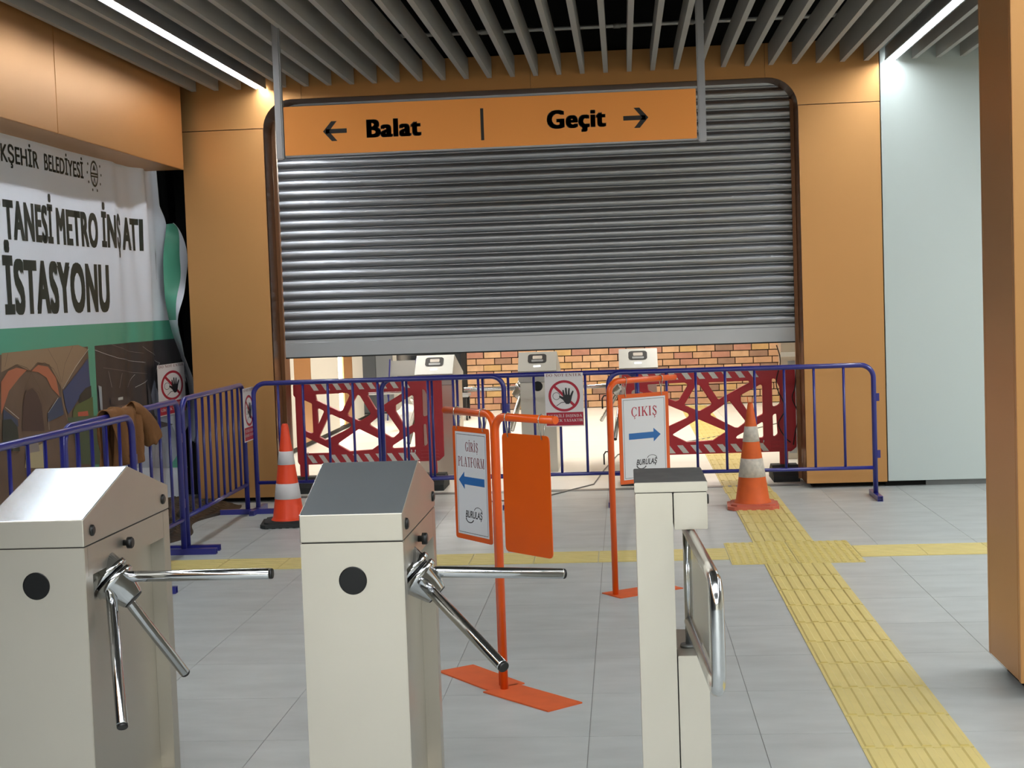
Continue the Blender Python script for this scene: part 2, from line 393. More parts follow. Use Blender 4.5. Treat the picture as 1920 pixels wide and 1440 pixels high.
BAN_POLYS = [
  ('vault', (150, 122, 95), [(9.0, 1.404), (10.33, 1.413), (10.51, 1.377), (9.97, 1.123), (9.92, 1.172), (9.78, 1.3), (9.57, 1.324), (9.43, 1.272), (9.21, 1.325), (8.98, 1.287)]),
  ('archl', (176, 104, 74), [(8.97, 1.226), (9.08, 1.289), (9.21, 1.304), (9.38, 1.282), (9.25, 1.238), (9.08, 1.164), (8.95, 1.027)]),
  ('archr', (176, 104, 74), [(9.45, 1.271), (9.58, 1.305), (9.75, 1.286), (9.88, 1.204), (9.92, 1.073), (9.79, 1.141), (9.72, 1.213), (9.58, 1.257)]),
  ('nave', (78, 60, 54), [(9.3, 1.072), (9.35, 1.147), (9.46, 1.161), (9.54, 1.12), (9.61, 1.042), (9.64, 0.862), (9.27, 0.895)]),
  ('sky', (58, 72, 108), [(10.51, 1.311), (10.53, 1.072), (10.37, 1.083), (10.16, 0.987), (10.05, 0.941), (10.01, 0.997), (9.98, 1.107)]),
  ('sky2', (60, 72, 95), [(8.98, 1.059), (9.2, 0.973), (9.21, 0.929), (8.97, 0.963)]),
  ('sky3', (60, 72, 95), [(9.87, 1.057), (9.94, 1.071), (9.97, 0.947), (9.7, 0.916), (9.7, 0.976)]),
  ('tree', (38, 44, 42), [(10.25, 1.019), (10.28, 1.057), (10.41, 1.1), (10.54, 1.112), (10.54, 1.031), (10.27, 0.991)]),
  ('tree2', (48, 56, 48), [(8.96, 0.992), (9.09, 0.988), (9.19, 0.931), (9.22, 0.771), (8.94, 0.801)]),
  ('roof', (88, 100, 58), [(10.13, 0.957), (10.2, 0.995), (10.56, 1.03), (10.56, 0.86), (10.12, 0.896)]),
  ('car', (72, 90, 68), [(10.02, 0.92), (10.65, 0.885), (10.74, 0.845), (10.7, 0.52), (10.17, 0.58), (10.13, 0.779)]),
  ('red', (188, 90, 70), [(10.22, 0.943), (10.43, 0.936), (10.44, 0.9), (10.22, 0.913)]),
  ('sand', (176, 162, 128), [(9.33, 0.76), (9.63, 0.789), (9.66, 0.778), (9.64, 0.616), (9.29, 0.656)]),
  ('crowd', (140, 130, 125), [(9.35, 0.808), (9.43, 0.837), (9.52, 0.807), (9.54, 0.738), (9.34, 0.744)]),
  ('white', (165, 170, 184), [(11.33, 0.779), (11.74, 0.798), (11.93, 1.075), (12.15, 0.989), (12.29, 0.717), (12.47, 0.464), (12.32, 0.31), (11.28, 0.429)]),
  ('frame', (160, 165, 170), [(10.7, 1.103), (10.77, 1.09), (10.77, 0.9), (10.72, 0.905)]),
  ('strip', (74, 66, 66), [(10.95, 0.945), (10.96, 0.995), (11.44, 0.971), (11.45, 0.883)]),
  ('warm', (120, 100, 90), [(10.97, 0.927), (11.43, 0.915), (11.45, 0.874), (10.94, 0.904)]),
  ('lampb', (190, 190, 185), [(11.11, 0.985), (11.23, 0.985), (11.23, 0.963), (11.11, 0.965)]),
  ('arc', (92, 86, 86), [(11.73, 1.068), (11.83, 0.99), (11.94, 0.783), (12.34, 0.675), (12.22, 0.662), (11.89, 0.65), (11.79, 0.758), (11.74, 0.942)]),
  ('green', (92, 160, 140), [(12.4, 0.443), (12.63, 0.496), (12.68, 0.268), (12.23, 0.32)]),
  ('blue', (70, 120, 180), [(12.49, 0.405), (12.64, 0.418), (12.64, 0.35), (12.51, 0.354)]),
]
BAN_LINES = [
  ('w', (214, 208, 200), 0.0035, [[(10.51, 1.377), (10.23, 1.263), (9.97, 1.123)], [(9.88, 1.068), (9.7, 0.979)], [(9.0, 1.068), (9.21, 0.979)], [(9.7, 0.939), (9.7, 0.864)]]),
  ('g', (205, 205, 205), 0.0028, [[(10.65, 1.366), (11.12, 1.29), (11.71, 1.226)], [(11.67, 1.356), (12.21, 1.203), (12.06, 1.072)]]),
  ('g2', (150, 145, 145), 0.0021, [[(11.02, 1.393), (11.34, 1.341), (11.68, 1.302)], [(10.82, 1.228), (11.24, 1.186), (11.74, 1.135)]]),
  ('s', (215, 215, 215), 0.0028, [[(10.93, 1.198), (10.98, 1.073)], [(11.22, 1.166), (11.15, 1.058)], [(11.54, 1.14), (11.35, 1.051)], [(11.73, 1.086), (11.54, 1.039)]]),
  ('rib', (92, 68, 50), 0.0035, [[(8.97, 1.239), (9.08, 1.303), (9.21, 1.325), (9.36, 1.297), (9.43, 1.265)], [(9.43, 1.268), (9.55, 1.31), (9.68, 1.315), (9.83, 1.267), (9.92, 1.187), (9.95, 1.109)], [(9.75, 1.404), (9.89, 1.294), (9.95, 1.17)], [(10.2, 1.409), (10.03, 1.288), (9.96, 1.17)], [(9.43, 1.257), (9.31, 1.164), (9.26, 1.067)], [(9.44, 1.257), (9.56, 1.163), (9.66, 1.053)], [(9.07, 1.401), (9.02, 1.32)], [(9.28, 1.094), (9.36, 1.146), (9.46, 1.161), (9.56, 1.119), (9.62, 1.026)]]),
  ('trunk', (160, 132, 98), 0.0063, [[(9.94, 1.14), (9.96, 1.017), (10.01, 0.902)]]),
]

# ================================================================== THE SETTING
YW = 12.3            # face of the end wall with the shutter
# floor: slab of joint compound, tiles as pieces
floor = structure('floor')
boxo('floor_slab', (-6, 9, -7.5, 27, -.15, -.0025), 'grout', floor)
_tm = {}
def tile(x0, x1, y0, y1, m='tile', g=.0014):
    k = (round(x1-x0, 3), round(y1-y0, 3), m)
    if k not in _tm:
        b = box(NB(), g, x1-x0-g, g, y1-y0-g, -.02, 0); me = bpy.data.meshes.new('floor_tile'); b.to_mesh(me); b.free(); me.materials.append(M[m]); _tm[k] = me
    o = bpy.data.objects.new('floor_tile', _tm[k]); COL.objects.link(o); o.parent = floor; o.location = (x0, y0, 0)
XB = [-3.855, -3.24, -2.625, -2.01, -1.395, -.785, -.173, .455, 1.0, 1.56, 2.175, 2.79, 3.405]
for r in range(15):
    y0 = 3.65+.6*r
    for a, b in zip(XB, XB[1:]): tile(a, b, y0, y0+.6)
for r in range(16):
    y0 = 12.65+.6*r
    for a in range(5): tile(-3.7+1.24*a, -3.7+1.24*(a+1), y0, y0+.6, 'tile_pass')
bm = NB()                              # the rest of the hall floor, behind and beside the camera
for a in [(-6, 9, -7.5, 3.65), (3.405, 9, 3.65, 12.65), (-6, -3.855, 3.65, 14), (2.5, 9, 12.65, 22.25), (-3.7, 2.5, 22.25, 27)]:
    x = a[0]
    while x < a[1]-.01:
        y = a[2]
        while y < a[3]-.01:
            box(bm, x+.002, min(x+1.2, a[1])-.002, y+.002, min(y+1.2, a[3])-.002, -.02, 0); y += 1.2
        x += 1.2
o = obj('far_floor_tile', bm, 'tile', floor); o['kind'] = 'stuff'

# tactile guiding strips: plates with raised bars or studs
def tact_mesh(kind, sx=.4, sy=.4):
    bm = NB(); box(bm, .002, sx-.002, .002, sy-.002, -.001, .0035)
    if kind == 'bar':
        n = 6; p = sx/n
        for i in range(n):
            c = p*(i+.5)
            prism(bm, [(c-.019, .0035), (c-.013, .0085), (c+.013, .0085), (c+.019, .0035)], 'y', .012, sy-.012)
    elif kind == 'barx':
        p = sy/6
        for i in range(6): c = p*(i+.5); prism(bm, [(c-.008, .0035), (c-.005, .0055), (c+.005, .0055), (c+.008, .0035)], 'x', .01, sx-.01)
    else:
        for i in range(8):
            for j in range(8):
                x, y = sx/8*(i+.5), sy/8*(j+.5); box(bm, x-.011, x+.011, y-.011, y+.011, .003, .0075)
    me = bpy.data.meshes.new('tactile_tile'); bm.normal_update(); bm.to_mesh(me); bm.free(); me.materials.append(M['tactile']); return me
TB, TX, TS = tact_mesh('bar', .392, .4), tact_mesh('barx'), tact_mesh('stud', .395, .39)
def tact(me, x, y):
    o = bpy.data.objects.new('tactile_tile', me); COL.objects.link(o); o.parent = floor; o.location = (x, y, 0)
y = 8.9-.405*13
for k in range(13): tact(TB, .79, y+.405*k)
for k in range(30): tact(TB, .79 if k < 6 else .78, 9.68+.405*k)
for i in range(2):
    for j in range(2): tact(TS, .6+.395*i, 8.9+.39*j)
x = .6-.4
while x > -3.9: tact(TX, x, 9.085); x -= .4
x = 1.39
while x < 6.4: tact(TX, x, 9.085); x += .4
boxo('threshold_strip', (-2.9, 1.45, 12.5, 12.6, -.001, .004), 'steel_dull', floor)

# walls around the hall
b = structure('wall_left'); boxo('backing', (-4.35, -4.2, -7.5, 13.6, 0, 4.8), 'void', b)
boxo('gap_backing', (-4.2, -3.62, 13.3, 13.4, 0, 4.8), 'void', b)
boxo('gap_side', (-3.63, -3.6, 12.42, 13.3, .05, 4.8), 'void', b)
b = structure('wall_right'); boxo('backing', (7.0, 7.15, -7.5, 13.3, 0, 4.8), 'cream', b)
b = structure('wall_rear'); boxo('backing', (-4.35, 7.15, -7.65, -7.5, 0, 4.8), 'cream', b)

# bulkhead over the banner: bronze composite panels and a soffit
bk = structure('trim_1')
for a, c in ((-7.3, -4.86), (-4.86, -2.42), (-2.42, .02), (.02, 2.46), (2.46, 4.9), (4.9, 7.12), (7.12, 9.34), (9.34, 12.08)):
    boxo('wall_panel', (-3.58, -3.55, a+.003, c-.003, 2.78, 3.75), 'panel', bk, bev=.003)
boxo('bulkhead_core', (-4.2, -3.583, -7.3, 12.06, 2.80, 3.75), 'void', bk)
boxo('soffit_panel', (-4.2, -3.583, -7.3, 12.07, 2.782, 2.80), 'panel', bk)

# end wall (with the shutter opening)
wb = structure('wall_back')
XL, XR, ZT, RC = -2.93, 1.455, 3.345, .24
def arc(cx, cz, r, a0, a1, n=10): return [(cx+r*math.cos(math.radians(a0+(a1-a0)*i/n)), cz+r*math.sin(math.radians(a0+(a1-a0)*i/n))) for i in range(n+1)]
PT = .03
G_ = .003
boxo('wall_panel', (-3.62, XL, YW, YW+PT, .04, 3.115-G_), 'panel', wb, bev=.003)
boxo('wall_panel', (XR, 2.105, YW, YW+PT, .04, 3.115-G_), 'panel', wb, bev=.003)
pl = [(-3.62, 3.115+G_), (XL, 3.115+G_)] + arc(XL+RC, ZT-RC, RC, 180, 90) + [(-2.6, ZT), (-2.6, 3.62), (-3.62, 3.62)]
obj('wall_panel', prism(NB(), pl, 'y', YW, YW+PT), 'panel', wb)
pl = [(2.105, 3.115+G_), (2.105, 3.62), (1.2, 3.62), (1.2, ZT)] + arc(XR-RC, ZT-RC, RC, 90, 0) + [(XR, 3.115+G_)]
obj('wall_panel', prism(NB(), pl, 'y', YW, YW+PT), 'panel', wb)
boxo('wall_panel', (-2.6+G_, -.7, YW, YW+PT, ZT, 3.62), 'panel', wb)
boxo('wall_panel', (-.7+G_, 1.2-G_, YW, YW+PT, ZT, 3.62), 'panel', wb)
# reveal of the opening
op = [(XL, .04), (XL, ZT-RC)] + arc(XL+RC, ZT-RC, RC, 180, 90)[1:] + arc(XR-RC, ZT-RC, RC, 90, 0) + [(XR, .04)]
bm = NB(); rows = []
for (x, z), (nx, nz) in zip(op, [(0, 0)]*len(op)):
    rows.append((x, z))
inn = rows; ctr = Vector(((XL+XR)/2, 1.6))
outr = []
for i, (x, z) in enumerate(inn):
    d = .03
    if x < XL+RC+1e-6 and z > ZT-RC: v = Vector((x-(XL+RC), z-(ZT-RC))).normalized()
    elif x > XR-RC-1e-6 and z > ZT-RC: v = Vector((x-(XR-RC), z-(ZT-RC))).normalized()
    else: v = Vector((-1 if x < 0 else 1, 0))
    outr.append((x+v.x*d, z+v.y*d))
Q = [[bm.verts.new((p[0], yy, p[1])) for p in row] for row, yy in ((inn, YW+.001), (inn, YW+.62), (outr, YW+.62), (outr, YW+.001))]
for i in range(len(inn)-1):
    for k in range(4):
        f = bm.faces.new((Q[k][i], Q[k][i+1], Q[(k+1) % 4][i+1], Q[(k+1) % 4][i]))
bmesh.ops.recalc_face_normals(bm, faces=bm.faces[:])
obj('reveal', bm, 'panel_shaded', wb)
boxo('backing', (-3.60, XL-.032, YW+PT+.002, YW+.6, .10, 4.8), 'void', wb)
boxo('backing', (XR+.032, 2.1, YW+PT+.002, YW+.6, .10, 4.8), 'void', wb)
boxo('backing', (XL-.03, XR+.03, YW+PT+.002, YW+.6, ZT+.04, 4.8), 'void', wb)
boxo('backing', (2.1, 7.0, YW+PT+.03, YW+.2, .0, 4.8), 'void', wb)
boxo('plinth', (-3.5, XL-.06, YW+.12, YW+.6, 0, .10), 'void', wb)
boxo('plinth', (XR+.06, 2.1, YW+.12, YW+.6, 0, .10), 'void', wb)
for a, c in ((2.11, 4.5), (4.5, 6.99)):
    boxo('white_wall_panel', (a+G_, c-G_, YW+.0, YW+PT, .045, 3.62), 'white_panel', wb, bev=.002)
boxo('white_wall_upper', (2.11, 6.99, YW+.02, YW+.05, 3.62, 4.3), 'white_panel', wb)
bs = boxo('baseboard_back', (2.42, 6.9, YW+.035, YW+.058, 0, .06), 'steel_dull'); bs['kind'] = 'structure'

# right-hand pillar, clad in bronze panels and held clear of the floor
pr = structure('wall_pillar')
boxo('side_panel', (1.50, 1.53, 5.90, 6.35, .065, 3.05), 'panel', pr, bev=.002)
boxo('side_panel', (1.50, 1.53, 5.90, 6.35, 3.056, 3.6), 'panel', pr)
boxo('front_panel', (1.50, 2.35, 5.868, 5.898, .062, 3.6), 'panel', pr, bev=.002)
boxo('rear_panel', (1.50, 2.35, 6.352, 6.38, .065, 3.6), 'panel', pr)
boxo('side_panel', (2.32, 2.35, 5.9, 6.35, .065, 3.6), 'panel', pr)
boxo('pillar_core', (1.56, 2.30, 5.93, 6.32, 0, 4.8), 'void', pr)

# ceiling: dark void, services, slats
ce = structure('ceiling')
boxo('ceiling_slab', (-4.3, 7.1, -7.5, 13.2, 4.8, 4.9), 'ceil', ce)
SZ, SH = 3.44, .165
bm = box(NB(), -.019, .019, -7.3, YW-.02, SZ, SZ+SH)
sm = bpy.data.meshes.new('ceiling_slat'); bm.to_mesh(sm); bm.free(); sm.materials.append(M['slat'])
LEDX = {-3: 0}
for k in range(-3, 52):
    x = -2.925+.1895*k+ .0
    if k in (0, 27): continue
    o = bpy.data.objects.new('ceiling_slat', sm); COL.objects.link(o); o.parent = ce; o.location = (x, 0, 0)
for i, yy in enumerate((9.0, 6.2, 3.4, .6, -2.2)):
    for zz in (SZ+SH+.012,):
        boxo('slat_carrier', (-3.5, 6.9, yy-.015, yy+.015, zz-.012, zz+.02), 'duct', ce)
tubeo('sprinkler_pipe', [(-3.6, 12.15, 3.79), (-.4, 12.15, 3.79), (1.35, 12.15, 3.79), (6.8, 12.15, 3.79)], .017, 'pipe', ce)
for x in (-1.6, -1.05, -.55, .02, .6, 1.2):
    lathe_b = lathe(NB(), [(-.03, .022), (.03, .022)], (x, 12.15, 3.79), (1, 0, 0), 12); obj('pipe_coupling', lathe_b, 'pipe', ce)
tubeo('sprinkler_pipe', [(1.9, 9.8, 4.15), (3.5, 11.8, 4.15)], .02, 'pipe', ce)
tubeo('sprinkler_pipe', [(-3.6, 10.6, 4.2), (6.8, 10.6, 4.2)], .03, 'duct', ce)
boxo('cable_tray', (-1.0, 6.0, 11.2, 11.5, 4.35, 4.4), 'duct', ce)
boxo('air_duct', (-.3, .45, 3.0, 12.1, 4.3, 4.6), 'duct', ce)
boxo('air_duct', (-2.6, -1.9, 3.0, 12.1, 4.25, 4.6), 'duct', ce)

# linear lamps
def led(name, label, x, y0, y1, z, mk='led_hall', wd=.07, group=None, along='y'):
    t = thing(name, label, 'ceiling light', (x, (y0+y1)/2, z+.03), group)
    d = (y1-y0)/2
    bm = NB(); box(bm, -wd/2-.008, wd/2+.008, -d, d, -.02, .07); box(bm, -wd/2-.012, -wd/2-.001, -d, d, -.038, -.02); box(bm, wd/2+.001, wd/2+.012, -d, d, -.038, -.02); obj('housing', bm, 'signframe', t)
    bm = NB(); box(bm, -wd/2, wd/2, -d, d, -.030, -.0205); obj('diffuser', bm, mk, t)
    return t
led('linear_light', 'white strip light in the slatted ceiling, left one, ending at the bronze wall', -2.925, -7.2, YW-.04, SZ, group='ceiling strip lights')
led('linear_light', 'white strip light in the slatted ceiling, right one, ending at the white wall', -2.925+.1895*27, -7.2, YW-.04, SZ, group='ceiling strip lights')

# ------------------------------------------------------------------ passage behind the shutter
cl = structure('wall_corridor')
for a, c, mk in ((12.95, 16.5, 'pass_white'), (16.5, 17.4, 'panel'), (17.4, 19.1, 'pass_white'), (19.45, 20.1, 'panel'), (20.1, 20.9, 'pass_white'), (20.9, 22.0, 'dark_glass')):
    boxo('wall_panel', (-3.76, -3.70, a+.004, c-.004, .06, 3.3), mk, cl)
boxo('corridor_base', (-3.78, -3.72, 12.95, 22, 0, .06), 'seam', cl)
boxo('backing', (-3.9, -3.765, 12.95, 22.2, 0, 3.4), 'void', cl)
led_t = thing('wall_light', 'tall white glowing strip light on the corridor wall beyond the shutter', 'wall light', (-3.72, 19.28, .06))
boxo('housing', (-.04, -.012, -.17, .17, 0, 3.2), 'signframe', led_t); boxo('diffuser', (-.0115, .01, -.12, .12, .01, 3.1), 'led_wall', led_t)
boxo('backing', (2.5, 2.6, 12.95, 22.2, 0, 3.4), 'pass_white', cl)
boxo('side_return', (-3.7, XL-.04, YW+.63, YW+.66, 0, 3.4), 'pass_white', cl)
boxo('side_return', (XR+.04, 2.5, YW+.63, YW+.66, 0, 3.4), 'pass_white', cl)
pc = structure('ceiling_corridor')
boxo('ceiling_slab', (-3.9, 2.6, YW+.7, 22.3, 3.4, 3.5), 'pass_white', pc)
for i, x in enumerate((-2.2, .6)):
    led('linear_light', ['white strip light on the passage ceiling behind the shutter, left one', 'white strip light on the passage ceiling behind the shutter, right one'][i], x, 13.6, 21.6, 3.3, 'led_pass', .12, 'passage strip lights')

wf = structure('wall_far')
boxo('brick_backing', (-2.34, 2.5, 22.06, 22.2, 0, 3.4), 'brick_joint', wf)
boxo('far_backing', (-3.9, -2.34, 22.10, 22.25, 0, 3.4), 'dark_glass', wf)
_bm = {}
def brick_mesh(wd, k):
    key = (round(wd, 2), k)
    if key not in _bm:
        b = box(NB(), 0, wd, 0, .05, 0, .083); me = bpy.data.meshes.new('brick'); b.to_mesh(me); b.free(); me.materials.append(BR[k]); _bm[key] = me
    return _bm[key]
stuff = NB()
for r in range(34):
    z = .012+r*.0965; x = -2.34 + (-.13 if r % 2 else 0) + random.uniform(-.02, .02)
    while x < 2.45:
        wd = random.choice((.24, .25, .26)); a = max(x, -2.33); c = min(x+wd, 2.45)
        k = random.choices((0, 1, 2, 3, 4), (5, 2.2, 2.4, 1.4, 2))[0]; dy = random.uniform(0, .012)
        if c-a > .05:
            if r < 13 and c < 1.75:
                o = bpy.data.objects.new('brick', brick_mesh(c-a, k)); COL.objects.link(o); o.parent = wf; o.location = (a, 22.0+dy, z)
            else: box(stuff, a, c, 22.0+dy, 22.06, z, z+.083, mi=k)
        x += wd+.014
o = obj('distant_brick', stuff, BR, wf); o['kind'] = 'stuff'
dr = structure('door_1')
boxo('door_leaf', (-3.70, -3.44, 22.03, 22.08, .02, 2.5), 'grey_door', dr); boxo('door_frame', (-3.44, -3.385, 22.0, 22.09, 0, 2.6), 'pass_white', dr)
boxo('door_frame', (-3.76, -3.70, 22.02, 22.09, 0, 2.6), 'black', dr)
tubeo('door_handle', [(-3.47, 22.03, 1.0), (-3.47, 21.97, 1.0), (-3.6, 21.97, 1.0)], .01, 'chrome', dr)
wn = structure('window_1'); boxo('window_pane', (-3.385, -2.42, 22.04, 22.07, .5, 2.6), 'dark_glass', wn)
boxo('window_frame', (-2.42, -2.34, 22.0, 22.09, 0, 2.6), 'black', wn); boxo('window_sill', (-3.385, -2.42, 22.0, 22.09, .42, .5), 'grey_door', wn)
boxo('window_base', (-3.385, -2.42, 22.03, 22.09, 0.0, .42), 'pass_white', wn)
# steel upright with bracket behind the right reveal
t = thing('steel_cabinet', 'grey steel cabinet behind the right end of the red plastic barriers', 'cabinet', (1.66, 14.6, 0))
boxo('body', (-.16, .3, -.1, .15, 0, 1.3), 'steel', t, bev=.004); boxo('top_rail', (-.17, .31, -.125, -.1, .99, 1.035), 'chrome', t); boxo('door', (-.1, .28, -.112, -.1, .06, .95), 'grey_door', t)

# ================================================================== ROLLER SHUTTER
YS = YW+.33
sh = thing('roller_shutter', 'wide grey steel roller shutter lowered most of the way in the bronze opening', 'shutter', ((XL+XR)/2, YS, 1.2))
ox, oy, oz = sh.location
prof = []
n = 14; pitch_s = .0855; R0 = .05
for i in range(n+1):
    a = -1+2*i/n; prof.append((-.017*(1-a*a)**.75, .0125+(a+1)/2*(pitch_s-.0135)))
pts = [(.006, .0), (.006, .006), (-.004, .007), (-.005, .010), (.003, .0115)] + prof + [(.004, pitch_s-.001), (.0065, pitch_s+.002), (.010, pitch_s+.002)] + [(.010, 0)]
xa, xb = XL+.035-ox, XR+.04-ox
bm = prism(NB(), [(p[0], p[1]) for p in pts], 'x', xa, xb)
slm = bpy.data.meshes.new('slat'); bm.to_mesh(slm); bm.free(); slm.materials.append(M['shutter'])
for p in slm.polygons: p.use_smooth = True
slm.set_sharp_from_angle(angle=math.radians(38))
k = 0; z = 1.34
while z < 3.36:
    o = bpy.data.objects.new('slat', slm); COL.objects.link(o); o.parent = sh; o.location = (0, 0, z-oz)
    z += pitch_s
bm = prism(NB(), [(-.016, 0), (-.016, .118), (-.01, .124), (-.01, .143), (.016, .143), (.016, 0)], 'x', xa, xb)
obj('bottom_bar', bm, 'shutter_bar', sh); boxo('rubber_seal', (xa, xb, -.012, .012, -.012, 0), 'rubber', sh)
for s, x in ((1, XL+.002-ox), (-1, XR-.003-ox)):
    bm = NB(); box(bm, min(x, x+s*.03), max(x, x+s*.03), -.05, -.03, -1.15, 2.0); obj('guide_rail', bm, 'panel_shaded', sh)

# ================================================================== HANGING SIGN
hs = thing('hanging_sign', 'long orange direction sign reading Balat and Geçit hung from the slatted ceiling', 'sign', (-.83, 9.7, 2.6))
bm = box(NB(), -1.335, 1.335, -.03, .03, .004, .325, bev=.004); obj('sign_box', bm, 'signframe', hs)
boxo('sign_face', (-1.333, 1.333, -.036, -.0301, .012, .327), 'signor', hs, bev=.002)
boxo('sign_face', (-1.333, 1.333, .0301, .036, .012, .327), 'signor', hs)
for x in (-1.37, 1.37):
    bm = box(NB(), x-.025, x+.025, -.025, .025, -.012, 2.15, bev=.008); obj('hanger_post', bm, 'signframe', hs)
S_ = lambda u, v: (u, -.0368, v)
def arrow2d(x0, x1, y, h, head, tk):
    s = 1 if x1 > x0 else -1
    return merge2d(rect2d(min(x0, x1-s*tk*.6), max(x0, x1-s*tk*.6), y-tk/2, y+tk/2),
                   poly2d([(x1, y), (x1-s*head, y+h/2), (x1-s*(head+tk*1.25), y+h/2), (x1-s*tk*1.35, y), ]),
                   poly2d([(x1, y), (x1-s*head, y-h/2), (x1-s*(head+tk*1.25), y-h/2), (x1-s*tk*1.35, y)]))
decal('arrow_print', arrow2d(-.922, -1.078, .158, .128, .056, .029), S_, 'blackmat', hs)
decal('arrow_print', arrow2d(.868, 1.028, .158, .128, .056, .029), S_, 'blackmat', hs)
decal('lettering', fit(text2d('Balat', .055), -.793, -.435, .110, .108), S_, 'blackmat', hs)
decal('lettering', fit(text2d('Geçit', .055), .378, .758, .116, .108), S_, 'blackmat', hs)
decal('divider_print', rect2d(-.049, -.029, .058, .262), S_, 'blackmat', hs)

# ================================================================== BANNER
def edge(z):
    T_ = [(0, 12.55), (.2, 12.6), (.65, 12.98), (.97, 13.02), (1.2, 12.85), (1.4, 12.72), (1.57, 12.52), (1.75, 12.46), (2.05, 12.46), (2.3, 12.50), (2.42, 12.46), (2.52, 12.40), (2.9, 12.35)]
    for (a, b), (c, d) in zip(T_, T_[1:]):
        if z <= c: return b+(d-b)*(z-a)/(c-a)
    return 12.35
def bx(y, z):
    k = max(0, min(1, (y-10.9)/.9))
    f = .006*math.sin(y*2.1+z*.7)+.004*math.sin(y*5.3-z*2.3)
    f += k*(.028*math.sin((y-10.9)*8.5+.5*math.sin(z*2.2))+.012*math.sin((y-11)*19+z*1.7))
    f += .03*max(0, 1.4-z)*math.sin(y*3.1+1)*.5 + k*.03*max(0, .9-z)*math.sin(z*9+y*4)
    return -3.86+f
bn = thing('banner', 'large creased vinyl banner with dark lettering and two photos on the left wall', 'banner', (-3.86, 10.0, 0.02))
BO = Vector(bn.location)
NY, NZ = 260, 110
bm = NB(); g = []; Y0 = 6.4
mats = ['ban', 'ban_green', 'ban_dark', 'ban_brown']
ZL = sorted([.02+(2.88-.02)*j/NZ for j in range(NZ+1)]+[1.395, 1.555])
def yy_of(i, z):
    t = i/NY; ye = edge(z)
    return Y0+(11.0-Y0)*t/.72 if t < .72 else 11.0+(ye-11.0)*(t-.72)/.28
for z in ZL: g.append([bm.verts.new(Vector((bx(yy_of(i, z), z), yy_of(i, z), z))-BO) for i in range(NY+1)])
for j in range(len(ZL)-1):
    zc = (ZL[j]+ZL[j+1])/2
    for i in range(NY):
        f = bm.faces.new((g[j][i], g[j+1][i], g[j+1][i+1], g[j][i+1])); f.smooth = True
        yc = yy_of(i+.5, zc)
        if 1.395 < zc < 1.555: f.material_index = 1
        elif zc <= 1.395: f.material_index = 3 if yc < 10.53 else (1 if yc < 10.68 else (2 if (zc > .78-(yc-10.7)*.0 and yc < edge(zc)-.05) else 0))
sh_o = obj('vinyl_sheet', bm, mats, bn)
def BF(d): return lambda u, v: Vector((bx(u, v)+d, u, v))-BO
def bandec(name, s, d, m): return decal(name, s, BF(d), m, bn, .04, .08)
bandec('lettering', fit(text2d('BÜYÜKŞEHİR', .022), 8.72, 9.77, 2.607, .108), .002, 'ban_ink')
bandec('lettering', fit(text2d('BELEDİYESİ', .022), 9.875, 10.62, 2.61, .108), .002, 'ban_ink')
bandec('lettering', fit(text2d('TANESİ', .055), 9.145, 9.985, 2.125, .232), .002, 'ban_ink')
bandec('lettering', fit(text2d('METRO', .055), 10.05, 10.85, 2.125, .232), .002, 'ban_ink')
bandec('lettering', fit(text2d('İNŞ', .055), 10.93, 11.40, 2.135, .232), .002, 'ban_ink')
bandec('lettering', fit(text2d('ATI', .055), 11.44, 11.80, 2.13, .235), .002, 'ban_ink')
bandec('lettering', fit(text2d('İSTASYONU', .055), 9.09, 11.05, 1.655, .325), .002, 'ban_ink')
# municipal crest beside the small heading
cy_, cz_ = 10.83, 2.66
bandec('crest_print', merge2d(*[ring2d(cy_, cz_, .075, .062, 24, ey=1.3), stroke2d([(cy_-.07, cz_+.0), (cy_+.07, cz_)], .014), stroke2d([(cy_-.065, cz_-.02), (cy_+.065, cz_-.02)], .012),
    poly2d([(cy_-.028, cz_+.025), (cy_+.03, cz_+.025), (cy_+.012, cz_+.052), (cy_, cz_+.07), (cy_-.014, cz_+.05)]), stroke2d([(cy_-.02, cz_-.07), (cy_, cz_-.03), (cy_+.02, cz_-.07)], .01)]
    + [ring2d(cy_+.135*math.cos(a), cz_+.135*math.sin(a)*.95, .011, .001, 8) for a in [math.radians(q) for q in (150, 180, 212, 250, 290, 328, 0, 30)]]), .002, 'ban_ink')
for i, (nm, col, pts) in enumerate(BAN_POLYS):
    bandec('photo_print', poly2d(pts), .0022+.0003*i, pmat(col))
for i, (nm, col, wd, ls) in enumerate(BAN_LINES):
    bandec('photo_print', merge2d(*[stroke2d(l, wd) for l in ls]), .009+.0004*i, pmat(col))
# turned-back green edge of the sheet
fl = [(2.368, 12.46, 12.25), (2.317, 12.44, 12.47), (2.096, 12.34, 12.55), (1.915, 12.31, 12.52), (1.735, 12.34, 12.34), (1.556, 12.4, 12.16), (1.374, 12.56, 12.22), (1.209, 12.72, 12.38), (1.065, 12.85, 12.51), (0.898, 12.92, 12.58), (0.71, 12.94, 12.6), (0.481, 12.89, 12.54)]
bm = NB(); G2 = []; n = 10
for z, a, b in fl:
    G2.append([bm.verts.new(Vector((-3.84+.02*math.sin(z*17+i*.9)*(.3+i/n)+.15*(i/n), a+(b-a)*i/n, z))-BO) for i in range(n+1)])
for j in range(len(fl)-1):
    for i in range(n):
        f = bm.faces.new((G2[j][i], G2[j][i+1], G2[j+1][i+1], G2[j+1][i])); f.smooth = True
        f.material_index = 0 if (i >= 7 or fl[j][0] < 1.6) else 1
o = obj('folded_edge', bm, ['ban', 'ban_green'], bn); o['label'] = 'turned-back green and white edge of the banner'
mo = o.modifiers.new('thick', 'SOLIDIFY'); mo.thickness = .002
